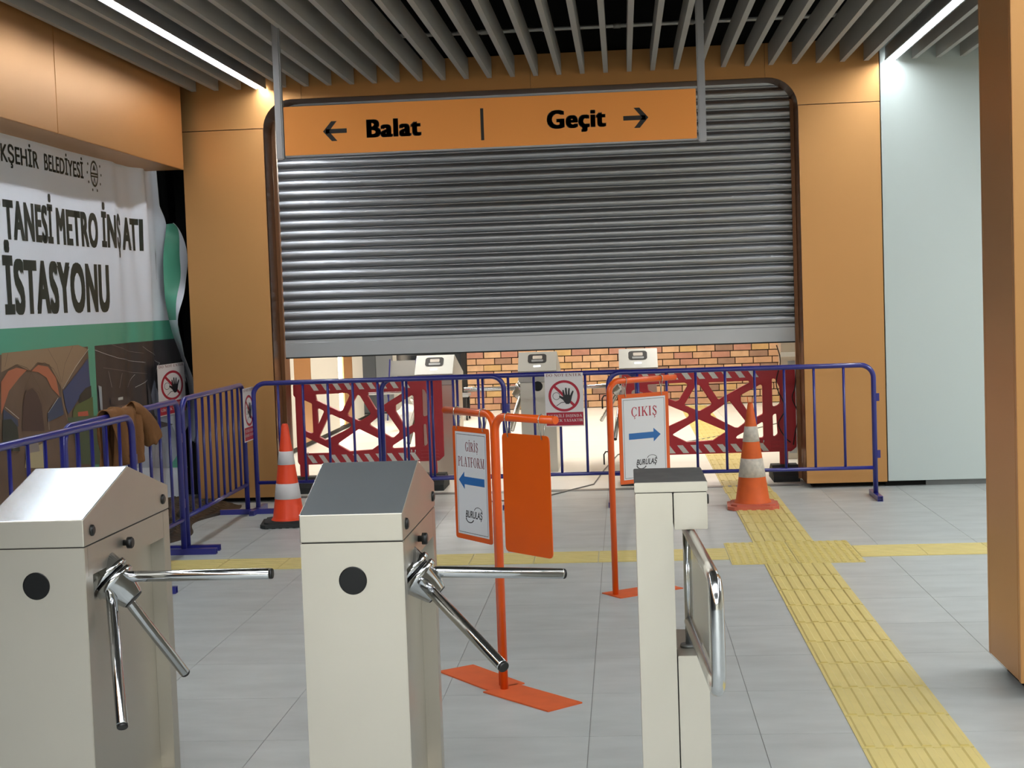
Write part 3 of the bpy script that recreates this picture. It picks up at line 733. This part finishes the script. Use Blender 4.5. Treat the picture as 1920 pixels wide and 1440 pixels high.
ms = o.modifiers.new('sub', 'SUBSURF'); ms.levels = 2; ms.render_levels = 2

# crumpled black sheeting on the floor at the foot of the banner
bm = NB(); n = 34
gv = [[None]*(n+1) for _ in range(n+1)]
rnd = random.Random(3); ph = [(rnd.uniform(4, 30), rnd.uniform(4, 26), rnd.uniform(0, 6), rnd.uniform(.01, .04)) for _ in range(18)]
for i in range(n+1):
    for j in range(n+1):
        u, v = i/n, j/n
        e = math.sin(PI*u)**.5*math.sin(PI*v)**.5
        hgt = sum(a*abs(math.sin(p*u+q*v+r)) for p, q, r, a in ph)*e*.9+.012
        gv[i][j] = bm.verts.new((-3.80+.55*u+.08*math.sin(9*v)*u, 10.2+2.0*v+.05*math.sin(11*u), min(hgt*.62*(1.25-u), .2)))
for i in range(n):
    for j in range(n): bm.faces.new((gv[i][j], gv[i+1][j], gv[i+1][j+1], gv[i][j+1]))
o = obj('crumpled_sheeting', bm, 'tarp'); tag(o, 'crumpled black plastic sheeting on the floor below the banner', 'sheeting')
bmd = o.modifiers.new('t', 'SOLIDIFY'); bmd.thickness = .003
# dark membrane hanging loose behind the banner edge
bm = NB(); n = 16; gv = []
for j in range(n+1):
    z = .05+3.3*j/n
    gv.append([bm.verts.new((-3.9+.03*math.sin(i*1.7+z*3), 12.1+1.1*i/8, z)) for i in range(9)])
for j in range(n):
    for i in range(8): f = bm.faces.new((gv[j][i], gv[j][i+1], gv[j+1][i+1], gv[j+1][i])); f.smooth = True
o = obj('black_membrane', bm, 'tarp'); tag(o, 'dark plastic membrane hanging in the gap behind the banner edge', 'sheeting')
o.modifiers.new('t', 'SOLIDIFY').thickness = .004

# ================================================================== CROWD BARRIERS
def barrier(label, p, q, nb=9, hooks=False, foot_r=True, foot_l=True, h=1.05):
    """p, q: the two legs on the floor"""
    p = Vector((*p, 0)); q = Vector((*q, 0)); L = (q-p).length; a = math.atan2(q.y-p.y, q.x-p.x)
    t = thing('crowd_barrier', label, 'barrier', tuple((p+q)/2), 'blue steel crowd barriers', a)
    x0, x1 = -L/2, L/2; r = .0195
    tubeo('frame', fillet([(x0, 0, .03), (x0, 0, h-r), (x1, 0, h-r), (x1, 0, .03)], .10, 8), r, 'blue', t)
    tubeo('lower_rail', [(x0+.01, 0, .235), (x1-.01, 0, .235)], .015, 'blue', t, 10)
    bm = tube(NB(), [(0, 0, .24), (0, 0, h-.03)], .0105, 8); me = bpy.data.meshes.new('bar'); bm.to_mesh(me); bm.free(); me.materials.append(M['blue'])
    for k in range(nb):
        o = bpy.data.objects.new('bar', me); COL.objects.link(o); o.parent = t; o.location = (x0+L*(k+1)/(nb+1), 0, 0)
    for x, on in ((x0, foot_l), (x1, foot_r)):
        if on:
            bm = NB()                              # open-ended square tube
            for b in ((-.02, .02, -.22, .22, .036, .040), (-.02, .02, -.22, .22, 0, .004), (-.02, -.016, -.22, .22, .004, .036), (.016, .02, -.22, .22, .004, .036)): box(bm, x+b[0], x+b[1], *b[2:])
            box(bm, x-.016, x+.016, -.2, .2, .006, .034)
            obj('foot', bm, 'blue', t)
    for z in (.78, .34):
        if hooks:
            s = fillet([(x0-.01, 0, z-.01), (x0-.055, 0, z-.01), (x0-.055, 0, z+.06)], .02, 4)
            tubeo('hook', [(x0-.05, .0, z-.03), (x0-.05, 0, z+.05), (x0-.035, 0, z+.072), (x0-.018, 0, z+.072), (x0, 0, z+.05)], .006, 'black', t, 8)
        boxo('hinge_tab', (x1+.015, x1+.04, -.012, .012, z-.03, z+.03), 'blue', t)
    return t
YB = 11.68
barrier('blue barrier in front of the shutter, left of three, ending beside the bright cone', (-2.96, YB+.02), (-.955, YB), 9)
barrier('blue barrier in front of the shutter, middle one of three, behind the one beside it', (-1.94, YB+.075), (.09, YB+.07), 9)
barrier('blue barrier in front of the shutter, right of three, reaching the white wall', (-.135, YB), (1.905, YB-.02), 8, hooks=True)
barrier('blue barrier by the left wall, farthest of three, joining the barriers before the shutter', (-2.99, 9.86), (-3.02, 11.60), 9)
barrier('blue barrier by the banner, middle of three, with a brown cloth on its rail', (-2.965, 7.66), (-2.975, 9.72), 9)
barrier('blue barrier by the banner, nearest of three, its rounded corner left of the cloth', (-2.87, 6.30), (-2.84, 8.38), 9)

# ================================================================== WARNING SIGNS
warn_sign('warning_sign', 'white and red hand sign hung on the barrier right of the middle turnstile beyond', lambda u, v, d: (-.63+u, YB-.026-d-.006*math.sin(u*9), .622+v), 'do not enter hand signs')
warn_sign('warning_sign', 'white and red hand sign stuck to the right part of the banner', lambda u, v, d: (-3.775+d+.02*math.sin(u*6), 11.83+u*2.25, .775+v), 'do not enter hand signs')
warn_sign('warning_sign', 'white and red hand sign on the left wall barrier, seen at a steep angle', lambda u, v, d: (-2.975+d, 11.42+u*1.13, .585+v), 'do not enter hand signs')

# ================================================================== TRAFFIC CONES
def cone(label, loc, ht, rb, rt_, bands, mo, mwhite, base, base_m, tip=False, rz=0, corner=.04):
    t = thing('traffic_cone', label, 'cone', loc, None, rz)
    zb = .045
    R = lambda z: rb+(rt_-rb)*(z-zb)/(ht-zb)
    prf = [(zb-.012, rb+.02), (zb+.004, rb+.008), (zb+.02, R(zb+.02))]+[(z, R(z)) for z in (.2, .4, .6)]+[(ht-.012, rt_+.001), (ht, rt_-.006), (ht, rt_-.012), (ht-.05, rt_-.013)]
    o = obj('cone_body', lathe(NB(), prf, seg=36), mo, t)
    if tip:     # torn tip: two ragged flaps
        bm = NB()
        for a, hgt in ((.3, .045), (3.0, .06), (4.6, .02)):
            v0 = [bm.verts.new((rt_*math.cos(a+d)*s, rt_*math.sin(a+d)*s, ht-.01+hh)) for d, hh, s in ((-.6, 0, 1), (.6, 0, 1), (.15, hgt, 1.15))]
            bm.faces.new(v0)
        oo = obj('torn_tip', bm, mo, t); oo.modifiers.new('t', 'SOLIDIFY').thickness = .004
    for a, b in bands:
        obj('reflective_band', lathe(NB(), [(a, R(a)+.0005), (a+.001, R(a)+.002), (b-.001, R(b)+.002), (b, R(b)+.0005)], seg=36), mwhite, t)
    bm = NB(); s = base
    pl = [(s-corner, s), (-s+corner, s), (-s, s-corner), (-s, -s+corner), (-s+corner, -s), (s-corner, -s), (s, -s+corner), (s, s-corner)]
    prism(bm, pl, 'z', .004, .028); prism(bm, [(x*.86, y*.86) for x, y in pl], 'z', .026, .042)
    for a in range(-3, 4): box(bm, a*s*.25-.012, a*s*.25+.012, -s*.97, s*.97, 0, .006)
    obj('base', bm, base_m, t, smooth=False)
    return t
cone('bright orange cone with clean white bands and a black base, left side', (-2.55, 10.98, 0), .76, .118, .024, [(.20, .315), (.455, .555)], 'cone_new', 'cone_white', .20, 'rubber', rz=.15)
cone('worn orange cone with torn tip and scratched white bands on the yellow strip', (.93, 11.3, 0), .79, .128, .020, [(.235, .375), (.50, .615)], 'cone_old', 'cone_dirty', .19, 'cone_base', tip=True, rz=-.05, corner=.05)

# ================================================================== RED PLASTIC BARRIERS
HOLES = [
 [(322, 532), (640, 525), (672, 552), (590, 700), (558, 712), (332, 598)],
 [(195, 600), (218, 580), (300, 620), (302, 912), (270, 912), (195, 878)],
 [(336, 652), (405, 688), (414, 705), (338, 862)],
 [(482, 726), (660, 815), (676, 845), (650, 872), (415, 985), (350, 952), (350, 930), (452, 732)],
 [(742, 546), (765, 556), (865, 735), (850, 756), (762, 806), (738, 806), (632, 752), (628, 728), (725, 556)],
 [(832, 528), (1168, 525), (1180, 550), (940, 690), (912, 712), (830, 565)],
 [(1262, 562), (1282, 580), (1282, 850), (1205, 890), (1180, 880), (1092, 722), (1092, 660)],
 [(1008, 712), (1136, 908), (1128, 932), (1072, 978), (1042, 975), (842, 852), (838, 830), (990, 715)],
 [(748, 876), (968, 990), (968, 1015), (860, 1088), (640, 1098), (524, 1030), (524, 1010), (728, 878)],
 [(200, 945), (228, 945), (440, 1056), (452, 1085), (432, 1105), (215, 1105), (200, 1092)],
 [(1268, 915), (1282, 930), (1282, 1075), (1062, 1082), (1040, 1068), (1055, 1042)],
 [(1355, 512), (1385, 525), (1420, 600), (1420, 750), (1400, 770), (1355, 790)],
 [(1355, 858), (1388, 842), (1395, 1040), (1355, 1078)]]
def round_poly(ps, r):
    out = fillet([(ps[-1][0]/2+ps[0][0]/2, ps[-1][1]/2+ps[0][1]/2, 0)]+[(p[0], p[1], 0) for p in ps]+[(ps[-1][0]/2+ps[0][0]/2, ps[-1][1]/2+ps[0][1]/2, 0)], r, 3)
    return [(v.x, v.y) for v in out[:-1]]
def plastic_barrier(label, loc, sx, m, mx=False, ang=0):
    t = thing('plastic_barrier', label, 'barrier', loc, 'red plastic barriers', ang)
    S = 1/1087.0
    def cv(p): return ((p[0]-830)*S*sx, (1200-p[1])*S+.245)
    outl = [(118, 440), (150, 412), (1500, 405), (1545, 440), (1545, 1165), (1500, 1205), (150, 1210), (135, 1180), (135, 560), (118, 540)]
    cu = bpy.data.curves.new('lattice_panel', 'CURVE'); cu.dimensions = '2D'; cu.fill_mode = 'BOTH'; cu.extrude = .022; cu.bevel_depth = .006; cu.bevel_resolution = 1
    for pl in [round_poly([cv(p) for p in outl], .02)]+[round_poly([cv(p) for p in h_], .02) for h_ in HOLES]:
        sp = cu.splines.new('POLY'); sp.points.add(len(pl)-1); sp.use_cyclic_u = True
        for i, (x, y) in enumerate(pl): sp.points[i].co = (x, y, 0, 1)
    o = bpy.data.objects.new('tmp', cu); COL.objects.link(o)
    me = bpy.data.meshes.new_from_object(o.evaluated_get(bpy.context.evaluated_depsgraph_get())); bpy.data.objects.remove(o)
    me.transform(Matrix.Rotation(PI/2, 4, 'X')); me.materials.clear()
    obj('lattice_panel', me, m, t)
    F = lambda d: (lambda u, v: (cv((u, v))[0], -.0285-d, cv((u, v))[1]))
    for y0, y1, xs in ((420, 500, range(270, 1180, 110)), (1120, 1195, range(230, 1230, 110))):
        for x in xs:
            decal('white_stripe', poly2d([(x, y0), (x+48, y0), (x+98, y1), (x+50, y1)]), F(.001), 'reflect', t)
    # corrugated lower right corner, hinge pins, rubber feet
    for k in range(3): bm = NB(); x0, z0 = cv((1330, 1180-k*32)); x1, z1 = cv((1500, 1166-k*32)); box(bm, x0, x1, -.034, -.026, z0, z0+.012); obj('rib', bm, m, t)
    for x in (215, 238, 1240, 1275):
        xx, zz = cv((x, 1110)); obj('pin', lathe(NB(), [(0, .006), (.028, .006)], (xx, -.031, zz-.01), (0, 0, 1), 8), 'chrome', t)
    for x in (190, 1440):
        xx = cv((x, 0))[0]
        bm = NB(); prism(bm, [(-.22, 0), (.22, 0), (.22, .05), (.07, .13), (-.07, .13), (-.22, .05)], 'x', xx-.11, xx+.11); obj('rubber_foot', bm, 'rubber', t)
        boxo('foot_post', (xx-.035, xx+.035, -.02, .02, .12, .27), m, t)
    return t
plastic_barrier('faded red plastic lattice barrier under the left half of the shutter', (-2.265, 12.98, 0), 1.0, 'red_old')
plastic_barrier('bright red plastic lattice barrier under the right half of the shutter', (.71, 12.98, 0), 1.13, 'red')

# sagging black cables on the right reveal
for i, pts in enumerate(([(1.30, 12.93, 1.16), (1.33, 12.93, 1.02), (1.29, 12.93, .82), (1.36, 12.93, .62), (1.30, 12.93, .48), (1.36, 12.93, .36), (1.40, 12.93, .32)],
                         [(1.46, 12.9, .98), (1.445, 12.9, .8), (1.42, 12.9, .7), (1.47, 12.9, .56), (1.44, 12.9, .42), (1.42, 12.9, .30)])):
    P = [Vector(p) for p in pts]; out = []
    for k in range(len(P)-1):
        p0, p1, p2, p3 = P[max(k-1, 0)], P[k], P[k+1], P[min(k+2, len(P)-1)]
        for s in range(6):
            u = s/6; out.append(.5*((2*p1)+(p2-p0)*u+(2*p0-5*p1+4*p2-p3)*u*u+(3*p1-p0-3*p2+p3)*u**3))
    out.append(P[-1])
    o = tubeo('cable', out, .005, 'black', seg=6); tag(o, ['thin black cable drooping over the right end of the red barriers', 'thin black cable hanging down the edge of the right bronze reveal'][i], 'cable')
o = tubeo('cable', [(-1.3, 11.9, .006), (-.75, 12.05, .006), (-.3, 12.9, .006), (-.22, 14.0, .006), (-.1, 15.3, .006), (1.3, 17.4, .006), (2.4, 19.5, .006)], .006, 'cable', seg=6)
tag(o, 'thin grey cable running across the floor under the shutter', 'cable')

# ================================================================== TURNSTILES
def smooth_tube(pts, r, m, name, parent): return tubeo(name, pts, r, m, parent, 20)
def tripod(t, B, side, phis, L=.53):
    """B: mounting point; side +1: arms to +x; phis: rotation of the arms about the 45 degree axis"""
    B = Vector(B); a = Vector((side*.7071, 0, -.7071)); e1 = Vector((side*.7071, 0, .7071)); e2 = Vector((0, -1, 0))
    hb = obj('hub', lathe(NB(), [(-.05, .068), (.0, .070), (.004, .08), (.02, .08), (.024, .072)], B, a, 36), 'chrome', t)
    obj('hub_gap', lathe(NB(), [(.024, .060), (.032, .060)], B, a, 36), 'black', hb)
    obj('rotor', lathe(NB(), [(.032, .074), (.036, .078), (.052, .078), (.056, .070), (.132, .042), (.134, .040)], B, a, 36), 'chrome', hb)
    obj('rotor_cap', lathe(NB(), [(.134, .039), (.138, .037)], B, a, 28), 'black', hb)
    for ph in phis:
        ph = math.radians(ph)
        d = (a*.7071+(e1*math.cos(ph)+e2*math.sin(ph))*.7071).normalized()
        s = B+a*.055+(e1*math.cos(ph)+e2*math.sin(ph))*.035
        ar = obj('arm', lathe(NB(), [(0, .012), (.012, .0195), (L-.012, .0195), (L-.008, .019)], s, d, 24), 'chrome', t)
        obj('end_cap', lathe(NB(), [(L-.0085, .0185), (L, .0185), (L+.003, .016)], s, d, 24), 'black', ar)
def size_to(t, k, lift):
    if k == 1.0: return
    mx = Matrix.Translation((0, 0, lift)) @ Matrix.Scale(k, 4)
    for o in t.children_recursive:
        if o.type == 'MESH': o.data.transform(mx); o.location = o.location*k
def turnstile(label, x_right, y0, L, phis, side=1, w=.34, reader=False, k=1.0, lift=0.0):
    """local: x from -w/2 to w/2, y from 0 (front) to L"""
    t = thing('turnstile', label, 'turnstile', (x_right-w/2, y0, 0), 'tripod turnstiles')
    a, b = -w/2, w/2; zt = .85; s = side; zb = -lift/k
    def sx(p, q): return (p, q) if s > 0 else (-q, -p)
    e = .004
    boxo('front_panel', (a, b, 0, .03, zb, zt-e), 'steel', t, bev=.002)
    boxo('rear_panel', (a, b, L-.075, L, zb, zt-e), 'steel', t, bev=.002)
    x0, x1 = sx(a, b-.055); boxo('cabinet_body', (x0, x1, .031, L-.076, zb, zt-e), 'steel', t)
    x0, x1 = sx(b-.054, b); boxo('side_rail', (x0, x1, .031, L-.076, .745, zt-e), 'steel', t)
    x0, x1 = sx(b-.054, b-.002); boxo('corner_post', (x0, x1, .031, .075, zb, .744), 'steel', t)
    x0, x1 = sx(b-.054, b-.015); boxo('base_rail', (x0, x1, .076, L-.077, zb, zb+.05), 'steel', t)
    boxo('seam_line', (a+.004, b-.004, .004, L-.004, zt-e, zt), 'seam', t)
    if not reader:
        bm = NB(); prism(bm, [(0, zt), (0, zt+.092), (L*.5-.006, 1.068), (L*.5+.006, 1.068), (L, zt+.092), (L, zt)], 'x', a-.001, b+.001)
        for f in bm.faces: f.material_index = 1 if f.normal.z > .5 else 0
        o = obj('cap', bm, ['steel', 'steel_cap'], t); m_ = o.modifiers.new('b', 'BEVEL'); m_.width = .003; m_.segments = 2
        for y in (.075, L-.075):
            obj('cap_button', lathe(NB(), [(0, .02), (.006, .019), (.010, .012)], (s*(b+.001), y, zt+.045), (s, 0, 0), 20), 'black', t)
        obj('knob', lathe(NB(), [(0, .011), (.014, .011), (.015, .021), (.03, .021), (.034, .017)], (s*b, L*.42, .80), (s, 0, 0), 20), 'black', t)
    else:
        bm = NB(); prism(bm, [(-.035, .955), (.17, 1.125), (.20, 1.125), (L, .93), (L, zt), (0, zt), (0, .945)], 'x', a-.015, b+.015); obj('reader_head', bm, 'steel_head', t)
        nrm = Vector((0, -.17, .205)).normalized(); tn = Vector((0, .205, .17)).normalized()
        def RF(d): return lambda u, v: Vector((u, -.035, .955))+tn*v+nrm*d
        def rr(x0, x1, y0_, y1_, r): return poly2d(round_poly([(x0, y0_), (x1, y0_), (x1, y1_), (x0, y1_)], r))
        decal('reader_frame', rr(-.09, .085, .11, .235, .03), RF(.002), 'duct', t)
        decal('display', rr(-.045, .045, .165, .21, .008), RF(.004), 'reflect', t)
        decal('keypad', rr(-.055, .055, .125, .155, .01), RF(.004), 'grey_door', t)
        decal('lit_label', rect2d(-.035, .03, .055, .075), RF(.003), 'lit', t)
    obj('sensor_window', lathe(NB(), [(0, .0465), (.0015, .0465), (.002, .044)], (0, 0, .81 if reader else .722), (0, -1, 0), 36), 'lens', t)
    tripod(t, (s*(b-.025), .26, .80 if reader else .715), s, phis)
    size_to(t, k, lift)
    return t
turnstile('steel turnstile at the left edge with three chrome arms in view', -1.577, 4.24, .93, (0, 120, -120), k=.88, lift=.194)
turnstile('steel turnstile in the centre foreground with two chrome arms in view', -.631, 4.224, .83, (80, -40), k=.88, lift=.194)
turnstile('steel reader turnstile beyond the shutter, leftmost, left of the brick wall', -1.63, 13.95, .9, (10, 130, -110), -1, .33, True)
turnstile('steel reader turnstile beyond the shutter, middle one, left of the hand sign', -.655, 13.95, .9, (0, 120, -120), -1, .33, True)
turnstile('steel reader turnstile beyond the shutter, rightmost, above the exit board', .29, 13.95, .9, (15, 135, -105), -1, .33, True)

# ================================================================== SWING GATE
t = thing('swing_gate', 'narrow steel gate post with a clear panel in a bent chrome frame', 'gate', (.119, 4.224, 0))
boxo('post', (-.115, .004, 0, .40, -.2205, .985), 'steel', t, bev=.002)
boxo('upper_housing', (.008, .115, .0, .40, .865, .985), 'steel', t, bev=.002)
boxo('lower_housing', (.008, .107, .005, .40, -.2205, .452), 'steel', t, bev=.002)
boxo('seam_line', (-.112, .112, .003, .397, .985, .988), 'seam', t)
bm = box(NB(), -.117, .117, -.002, .402, .988, 1.02, bev=.002)
for f in bm.faces: f.material_index = 1 if f.normal.z > .7 else 0
bm.normal_update()
for f in bm.faces: f.material_index = 1 if f.normal.z > .7 else 0
obj('cap', bm, ['steel', 'steel_dull'], t)
for z, y in ((.955, .06), (.18, .25)): obj('side_button', lathe(NB(), [(0, .018), (.008, .016)], (.115 if z > .5 else .107, y, z), (1, 0, 0), 18), 'black', t)
hx, hy = .055, .14
obj('hinge_rod', lathe(NB(), [(.453, .011), (.864, .011)], (hx-.006, hy, 0), (0, 0, 1), 16), 'chrome_dirty', t)
obj('hinge_base', lathe(NB(), [(.453, .030), (.461, .028)], (hx-.006, hy, 0), (0, 0, 1), 20), 'steel_dull', t)
fr = tubeo('gate_frame', fillet([(hx, hy, .845), (hx+.037, -.79, .845), (hx+.037, -.79, .535), (hx, hy, .535)], .075, 10), .0195, 'chrome_dirty', t, 20)
bm = NB(); prism(bm, [(hy-.03, .56), (-.76, .56), (-.76, .82), (hy-.03, .82)], 'x', -.002, .002)
o = obj('clear_panel', bm, 'acrylic', t); o.matrix_local = Matrix.Translation((hx+.006, 0, 0)) @ Matrix.Rotation(.037/.93, 4, 'Z')
o.location = (hx+.004, 0, 0)


size_to(t, .88, .194)
# ================================================================== SIGN STANDS WITH HANGING BOARDS
def stand(label, base, d, zt, arm=.40, plate=(.42, .18)):
    """base: pole foot; d: direction of the arm and plate"""
    a = math.atan2(d[1], d[0])
    t = thing('sign_stand', label, 'sign stand', (*base, 0), 'orange sign stands', a)
    boxo('base_plate', (-.03, plate[0]-.03, -plate[1]/2, plate[1]/2, 0, .006), 'orange_base', t, bev=.001)
    tubeo('pole', fillet([(0, 0, .006), (0, 0, zt), (arm, 0, zt)], .06, 8), .0165, 'orange', t, 18)
    obj('arm_end_cap', lathe(NB(), [(arm-.001, .0168), (arm+.003, .016)], (0, 0, zt), (1, 0, 0), 18), 'orange', t)
    return t
def board(label, base, d, s0, zt, ztop, wd=.305, ht=.49, corner=.012, yaw_extra=0.0, face=None, words=None, arrow=1, m='orange_b'):
    a = math.atan2(d[1], d[0])+yaw_extra
    p = Vector((*base, 0))+Vector((math.cos(math.atan2(d[1], d[0])), math.sin(math.atan2(d[1], d[0])), 0))*(s0+wd/2)
    t = thing('hanging_board', label, 'sign', (p.x, p.y, ztop), 'boards hanging from the orange stands', a)
    pl = round_poly([(-wd/2, -ht), (wd/2, -ht), (wd/2, 0), (-wd/2, 0)], corner)
    obj('board_plate', prism(NB(), pl, 'y', -.002, .002), m, t)
    gap = zt-ztop
    for x in (-wd*.36, wd*.36):
        pts = [(x-.008, 0, -.014), (x-.012, 0, gap*.5), (x-.012, 0, gap+.004), (x-.006, 0, gap+.022), (x+.006, 0, gap+.022), (x+.014, 0, gap+.004), (x+.01, 0, gap*.5), (x+.006, 0, -.014)]
        # wire loop over the arm and through the board
        loop = [(x, -.019, gap), (x, -.014, gap+.014), (x, 0, gap+.020), (x, .014, gap+.014), (x, .019, gap), (x+.004, .008, gap*.4), (x+.002, .004, -.012), (x, -.004, -.016), (x-.004, -.010, gap*.4), (x, -.019, gap)]
        tubeo('wire_hook', loop, .0024, 'zinc', t, 8, cap=False)
    if words:
        f = face
        def F(dd): return (lambda u, v: (u*f, -f*(.002+dd), v))
        decal('poster', rect2d(-wd/2+.022, wd/2-.022, -ht+.022, -.022), F(.0006), 'white', t)
        A, B_, C_, D_ = -wd/2+.03, wd/2-.03, -ht+.03, -.032
        decal('border_print', merge2d(rect2d(A, B_, D_-.002, D_), rect2d(A, B_, C_, C_+.002), rect2d(A, A+.002, C_, D_), rect2d(B_-.002, B_, C_, D_)), F(.001), 'ink_blk', t)
        for s_, x0, x1, y, hh, mk in words: decal('lettering', fit(serif_text(s_, .12), x0, x1, y, hh), F(.0012), mk, t)
        ay = -ht*.475; ar = poly2d([(-.105*arrow, ay-.017), (.06*arrow, ay-.017), (.06*arrow, ay-.038), (.108*arrow, ay), (.06*arrow, ay+.038), (.06*arrow, ay+.017), (-.105*arrow, ay+.017)])
        decal('arrow_print', ar, F(.0012), 'ink_blue', t)
        ly = -ht*.80; x0 = -.06
        decal('logo_print', merge2d(xf2d(fit(text2d('BURULAŞ', .02), x0, x0+.135, ly, .030), lambda x, y: (x+(y-ly)*.2, y)),
              ring2d(x0+.105, ly+.030, .034, .030, 20, math.radians(10), math.radians(165), .6), ring2d(x0+.034, ly-.003, .034, .027, 20, math.radians(180), math.radians(345), .6)), F(.0012), 'ink_blk', t)
    return t
da = (.68, -.73); ba = (-.542, 6.125)
stand('orange sign stand in front whose bare board shows its plain back', ba, da, 1.145, .385)
board('plain orange board back, hanging right of the near orange pole', ba, da, .045, 1.145, 1.08, .30, .49, .02)
db = (-.6, .8); bb = (-.553, 6.185)
stand('orange sign stand behind the near one, its arm pointing back to the left', bb, db, 1.15, .40)
board('board reading GİRİŞ PLATFORM with a blue arrow pointing left', bb, db, .04, 1.15, 1.085, .30, .49, .012, face=-1,
      words=[('GİRİŞ', -.045, .06, -.105, .040, 'ink_maroon'), ('PLATFORM', -.108, .108, -.172, .042, 'ink_maroon')], arrow=-1)
dc = (.82, .57); bc = (-.088, 8.06)
stand('orange sign stand farther back beside the narrow gate post', bc, dc, 1.165, .44)
board('board reading ÇIKIŞ with a blue arrow pointing right', bc, dc, .055, 1.165, 1.09, .335, .49, .004, face=1,
      words=[('ÇIKIŞ', -.085, .085, -.125, .052, 'ink_red')], arrow=1)

# ================================================================== CLOTH ON THE BARRIER
t = thing('draped_jacket', 'brown cloth garment slung over the middle barrier rail by the banner', 'jacket', (-2.965, 8.65, 1.03))
bm = NB(); nU, nV = 44, 46; gv = []
rr_ = .034
for i in range(nU+1):
    u = i/nU; y = -.34+.46*u; row = []
    for j in range(nV+1):
        v = j/nV; L_f, L_b = .27+.03*math.sin(u*9), .30+.02*math.sin(u*7)
        s = -L_b+(L_f+L_b+PI*rr_)*v
        if s < 0: x, z = -rr_, s
        elif s < PI*rr_: a = PI-s/rr_; x, z = rr_*math.cos(a), rr_*math.sin(a)
        else: x, z = rr_, -(s-PI*rr_)
        dn = max(0, -z)
        x += (.010+.09*dn)*math.sin(u*21+dn*6)*(1 if x > 0 else -.6) + .012*math.sin(u*40+v*9)
        z += .010*math.sin(u*17+v*4)+.012*math.sin(u*8)*(1 if dn < .02 else 0)
        row.append(bm.verts.new((x, y+.05*dn*math.sin(v*11), z)))
    gv.append(row)
for i in range(nU):
    for j in range(nV): f = bm.faces.new((gv[i][j], gv[i+1][j], gv[i+1][j+1], gv[i][j+1])); f.smooth = True
o = obj('body_cloth', bm, 'cloth', t); o.modifiers.new('t', 'SOLIDIFY').thickness = .006
# the sleeve: a fat tube with an open frayed end, hanging towards the hall
pts = [(.015, .06, .03), (.03, .13, .02), (.045, .20, -.05), (.055, .26, -.12), (.06, .30, -.19)]
bm = NB(); tube(bm, pts, .07, 24, cap=False, rs=[.035, .048, .056, .060, .062])
for v in bm.verts:
    v.co += Vector((math.sin(v.co.y*60+v.co.z*30), math.cos(v.co.z*50), math.sin(v.co.x*70)))*.007
    if v.co.z < -.2: v.co.z += .016*math.sin(v.co.x*90+v.co.y*130)
o = obj('sleeve', bm, 'cloth', t); o.modifiers.new('t', 'SOLIDIFY').thickness = .007; o.modifiers.new('s', 'SUBSURF').render_levels = 1

# ================================================================== CLUTTER BEYOND THE SHUTTER
t = thing('sack', 'white plastic sack on the passage floor beyond the left red barrier', 'sack', (-2.72, 19.0, 0))
bm = NB(); bmesh.ops.create_icosphere(bm, subdivisions=4, radius=.5)
for v in bm.verts:
    n_ = v.co.normalized(); k = 1+.07*math.sin(n_.x*7+n_.z*5)+.05*math.sin(n_.y*11+n_.z*9)
    v.co = Vector((n_.x*.27*k, n_.y*.2*k, max(0, .15+n_.z*.19*k)))
o = obj('bag', bm, 'plastic_bag', t, smooth=True); obj('neck', lathe(NB(), [(0, .05), (.03, .02), (.06, .05), (.08, .06)], (0, 0, .31), (.2, 0, 1), 12), 'plastic_bag', t)
t = thing('work_trolley', 'small grey trolley with a dark frame standing before the dark glazing', 'trolley', (-2.45, 20.5, 0))
boxo('tray', (-.35, .3, -.2, .2, .32, .36), 'grey_door', t, bev=.005); boxo('shelf', (-.33, .28, -.18, .18, .1, .12), 'grey_door', t)
for x in (-.32, .27):
    for y in (-.17, .17): tubeo('leg', [(x, y, .05), (x, y, .34)], .012, 'black', t, 8); obj('wheel', lathe(NB(), [(-.012, .03), (.012, .03)], (x, y, .03), (1, 0, 0), 14), 'black', t)
tubeo('handle', fillet([(-.32, -.17, .36), (-.42, -.17, .62), (-.42, .17, .62), (-.32, .17, .36)], .05, 5), .014, 'blue', t, 10)
t = thing('machine_case', 'black and white tool case on top of the small trolley', 'case', (-2.42, 20.45, .36))
boxo('case_body', (-.16, .16, -.1, .1, 0, .13), 'black', t, bev=.02); boxo('case_lid', (-.15, .15, -.1, .1, .131, .17), 'plastic_bag', t, bev=.01)
tubeo('handle', fillet([(-.06, 0, .17), (-.06, 0, .21), (.06, 0, .21), (.06, 0, .17)], .02, 4), .008, 'black', t, 8)
t = thing('chair', 'grey folding chair by the corridor door beyond the left red barrier', 'chair', (-3.15, 20.9, 0))
boxo('seat', (-.2, .2, -.2, .2, .43, .45), 'grey_door', t, bev=.005); boxo('backrest', (-.2, .2, .2, .22, .6, .82), 'grey_door', t, bev=.005)
for x in (-.19, .19):
    tubeo('leg', [(x, -.2, .0), (x, .21, .84)], .01, 'blue', t, 8); tubeo('leg', [(x, .2, 0), (x, -.18, .44)], .01, 'blue', t, 8)
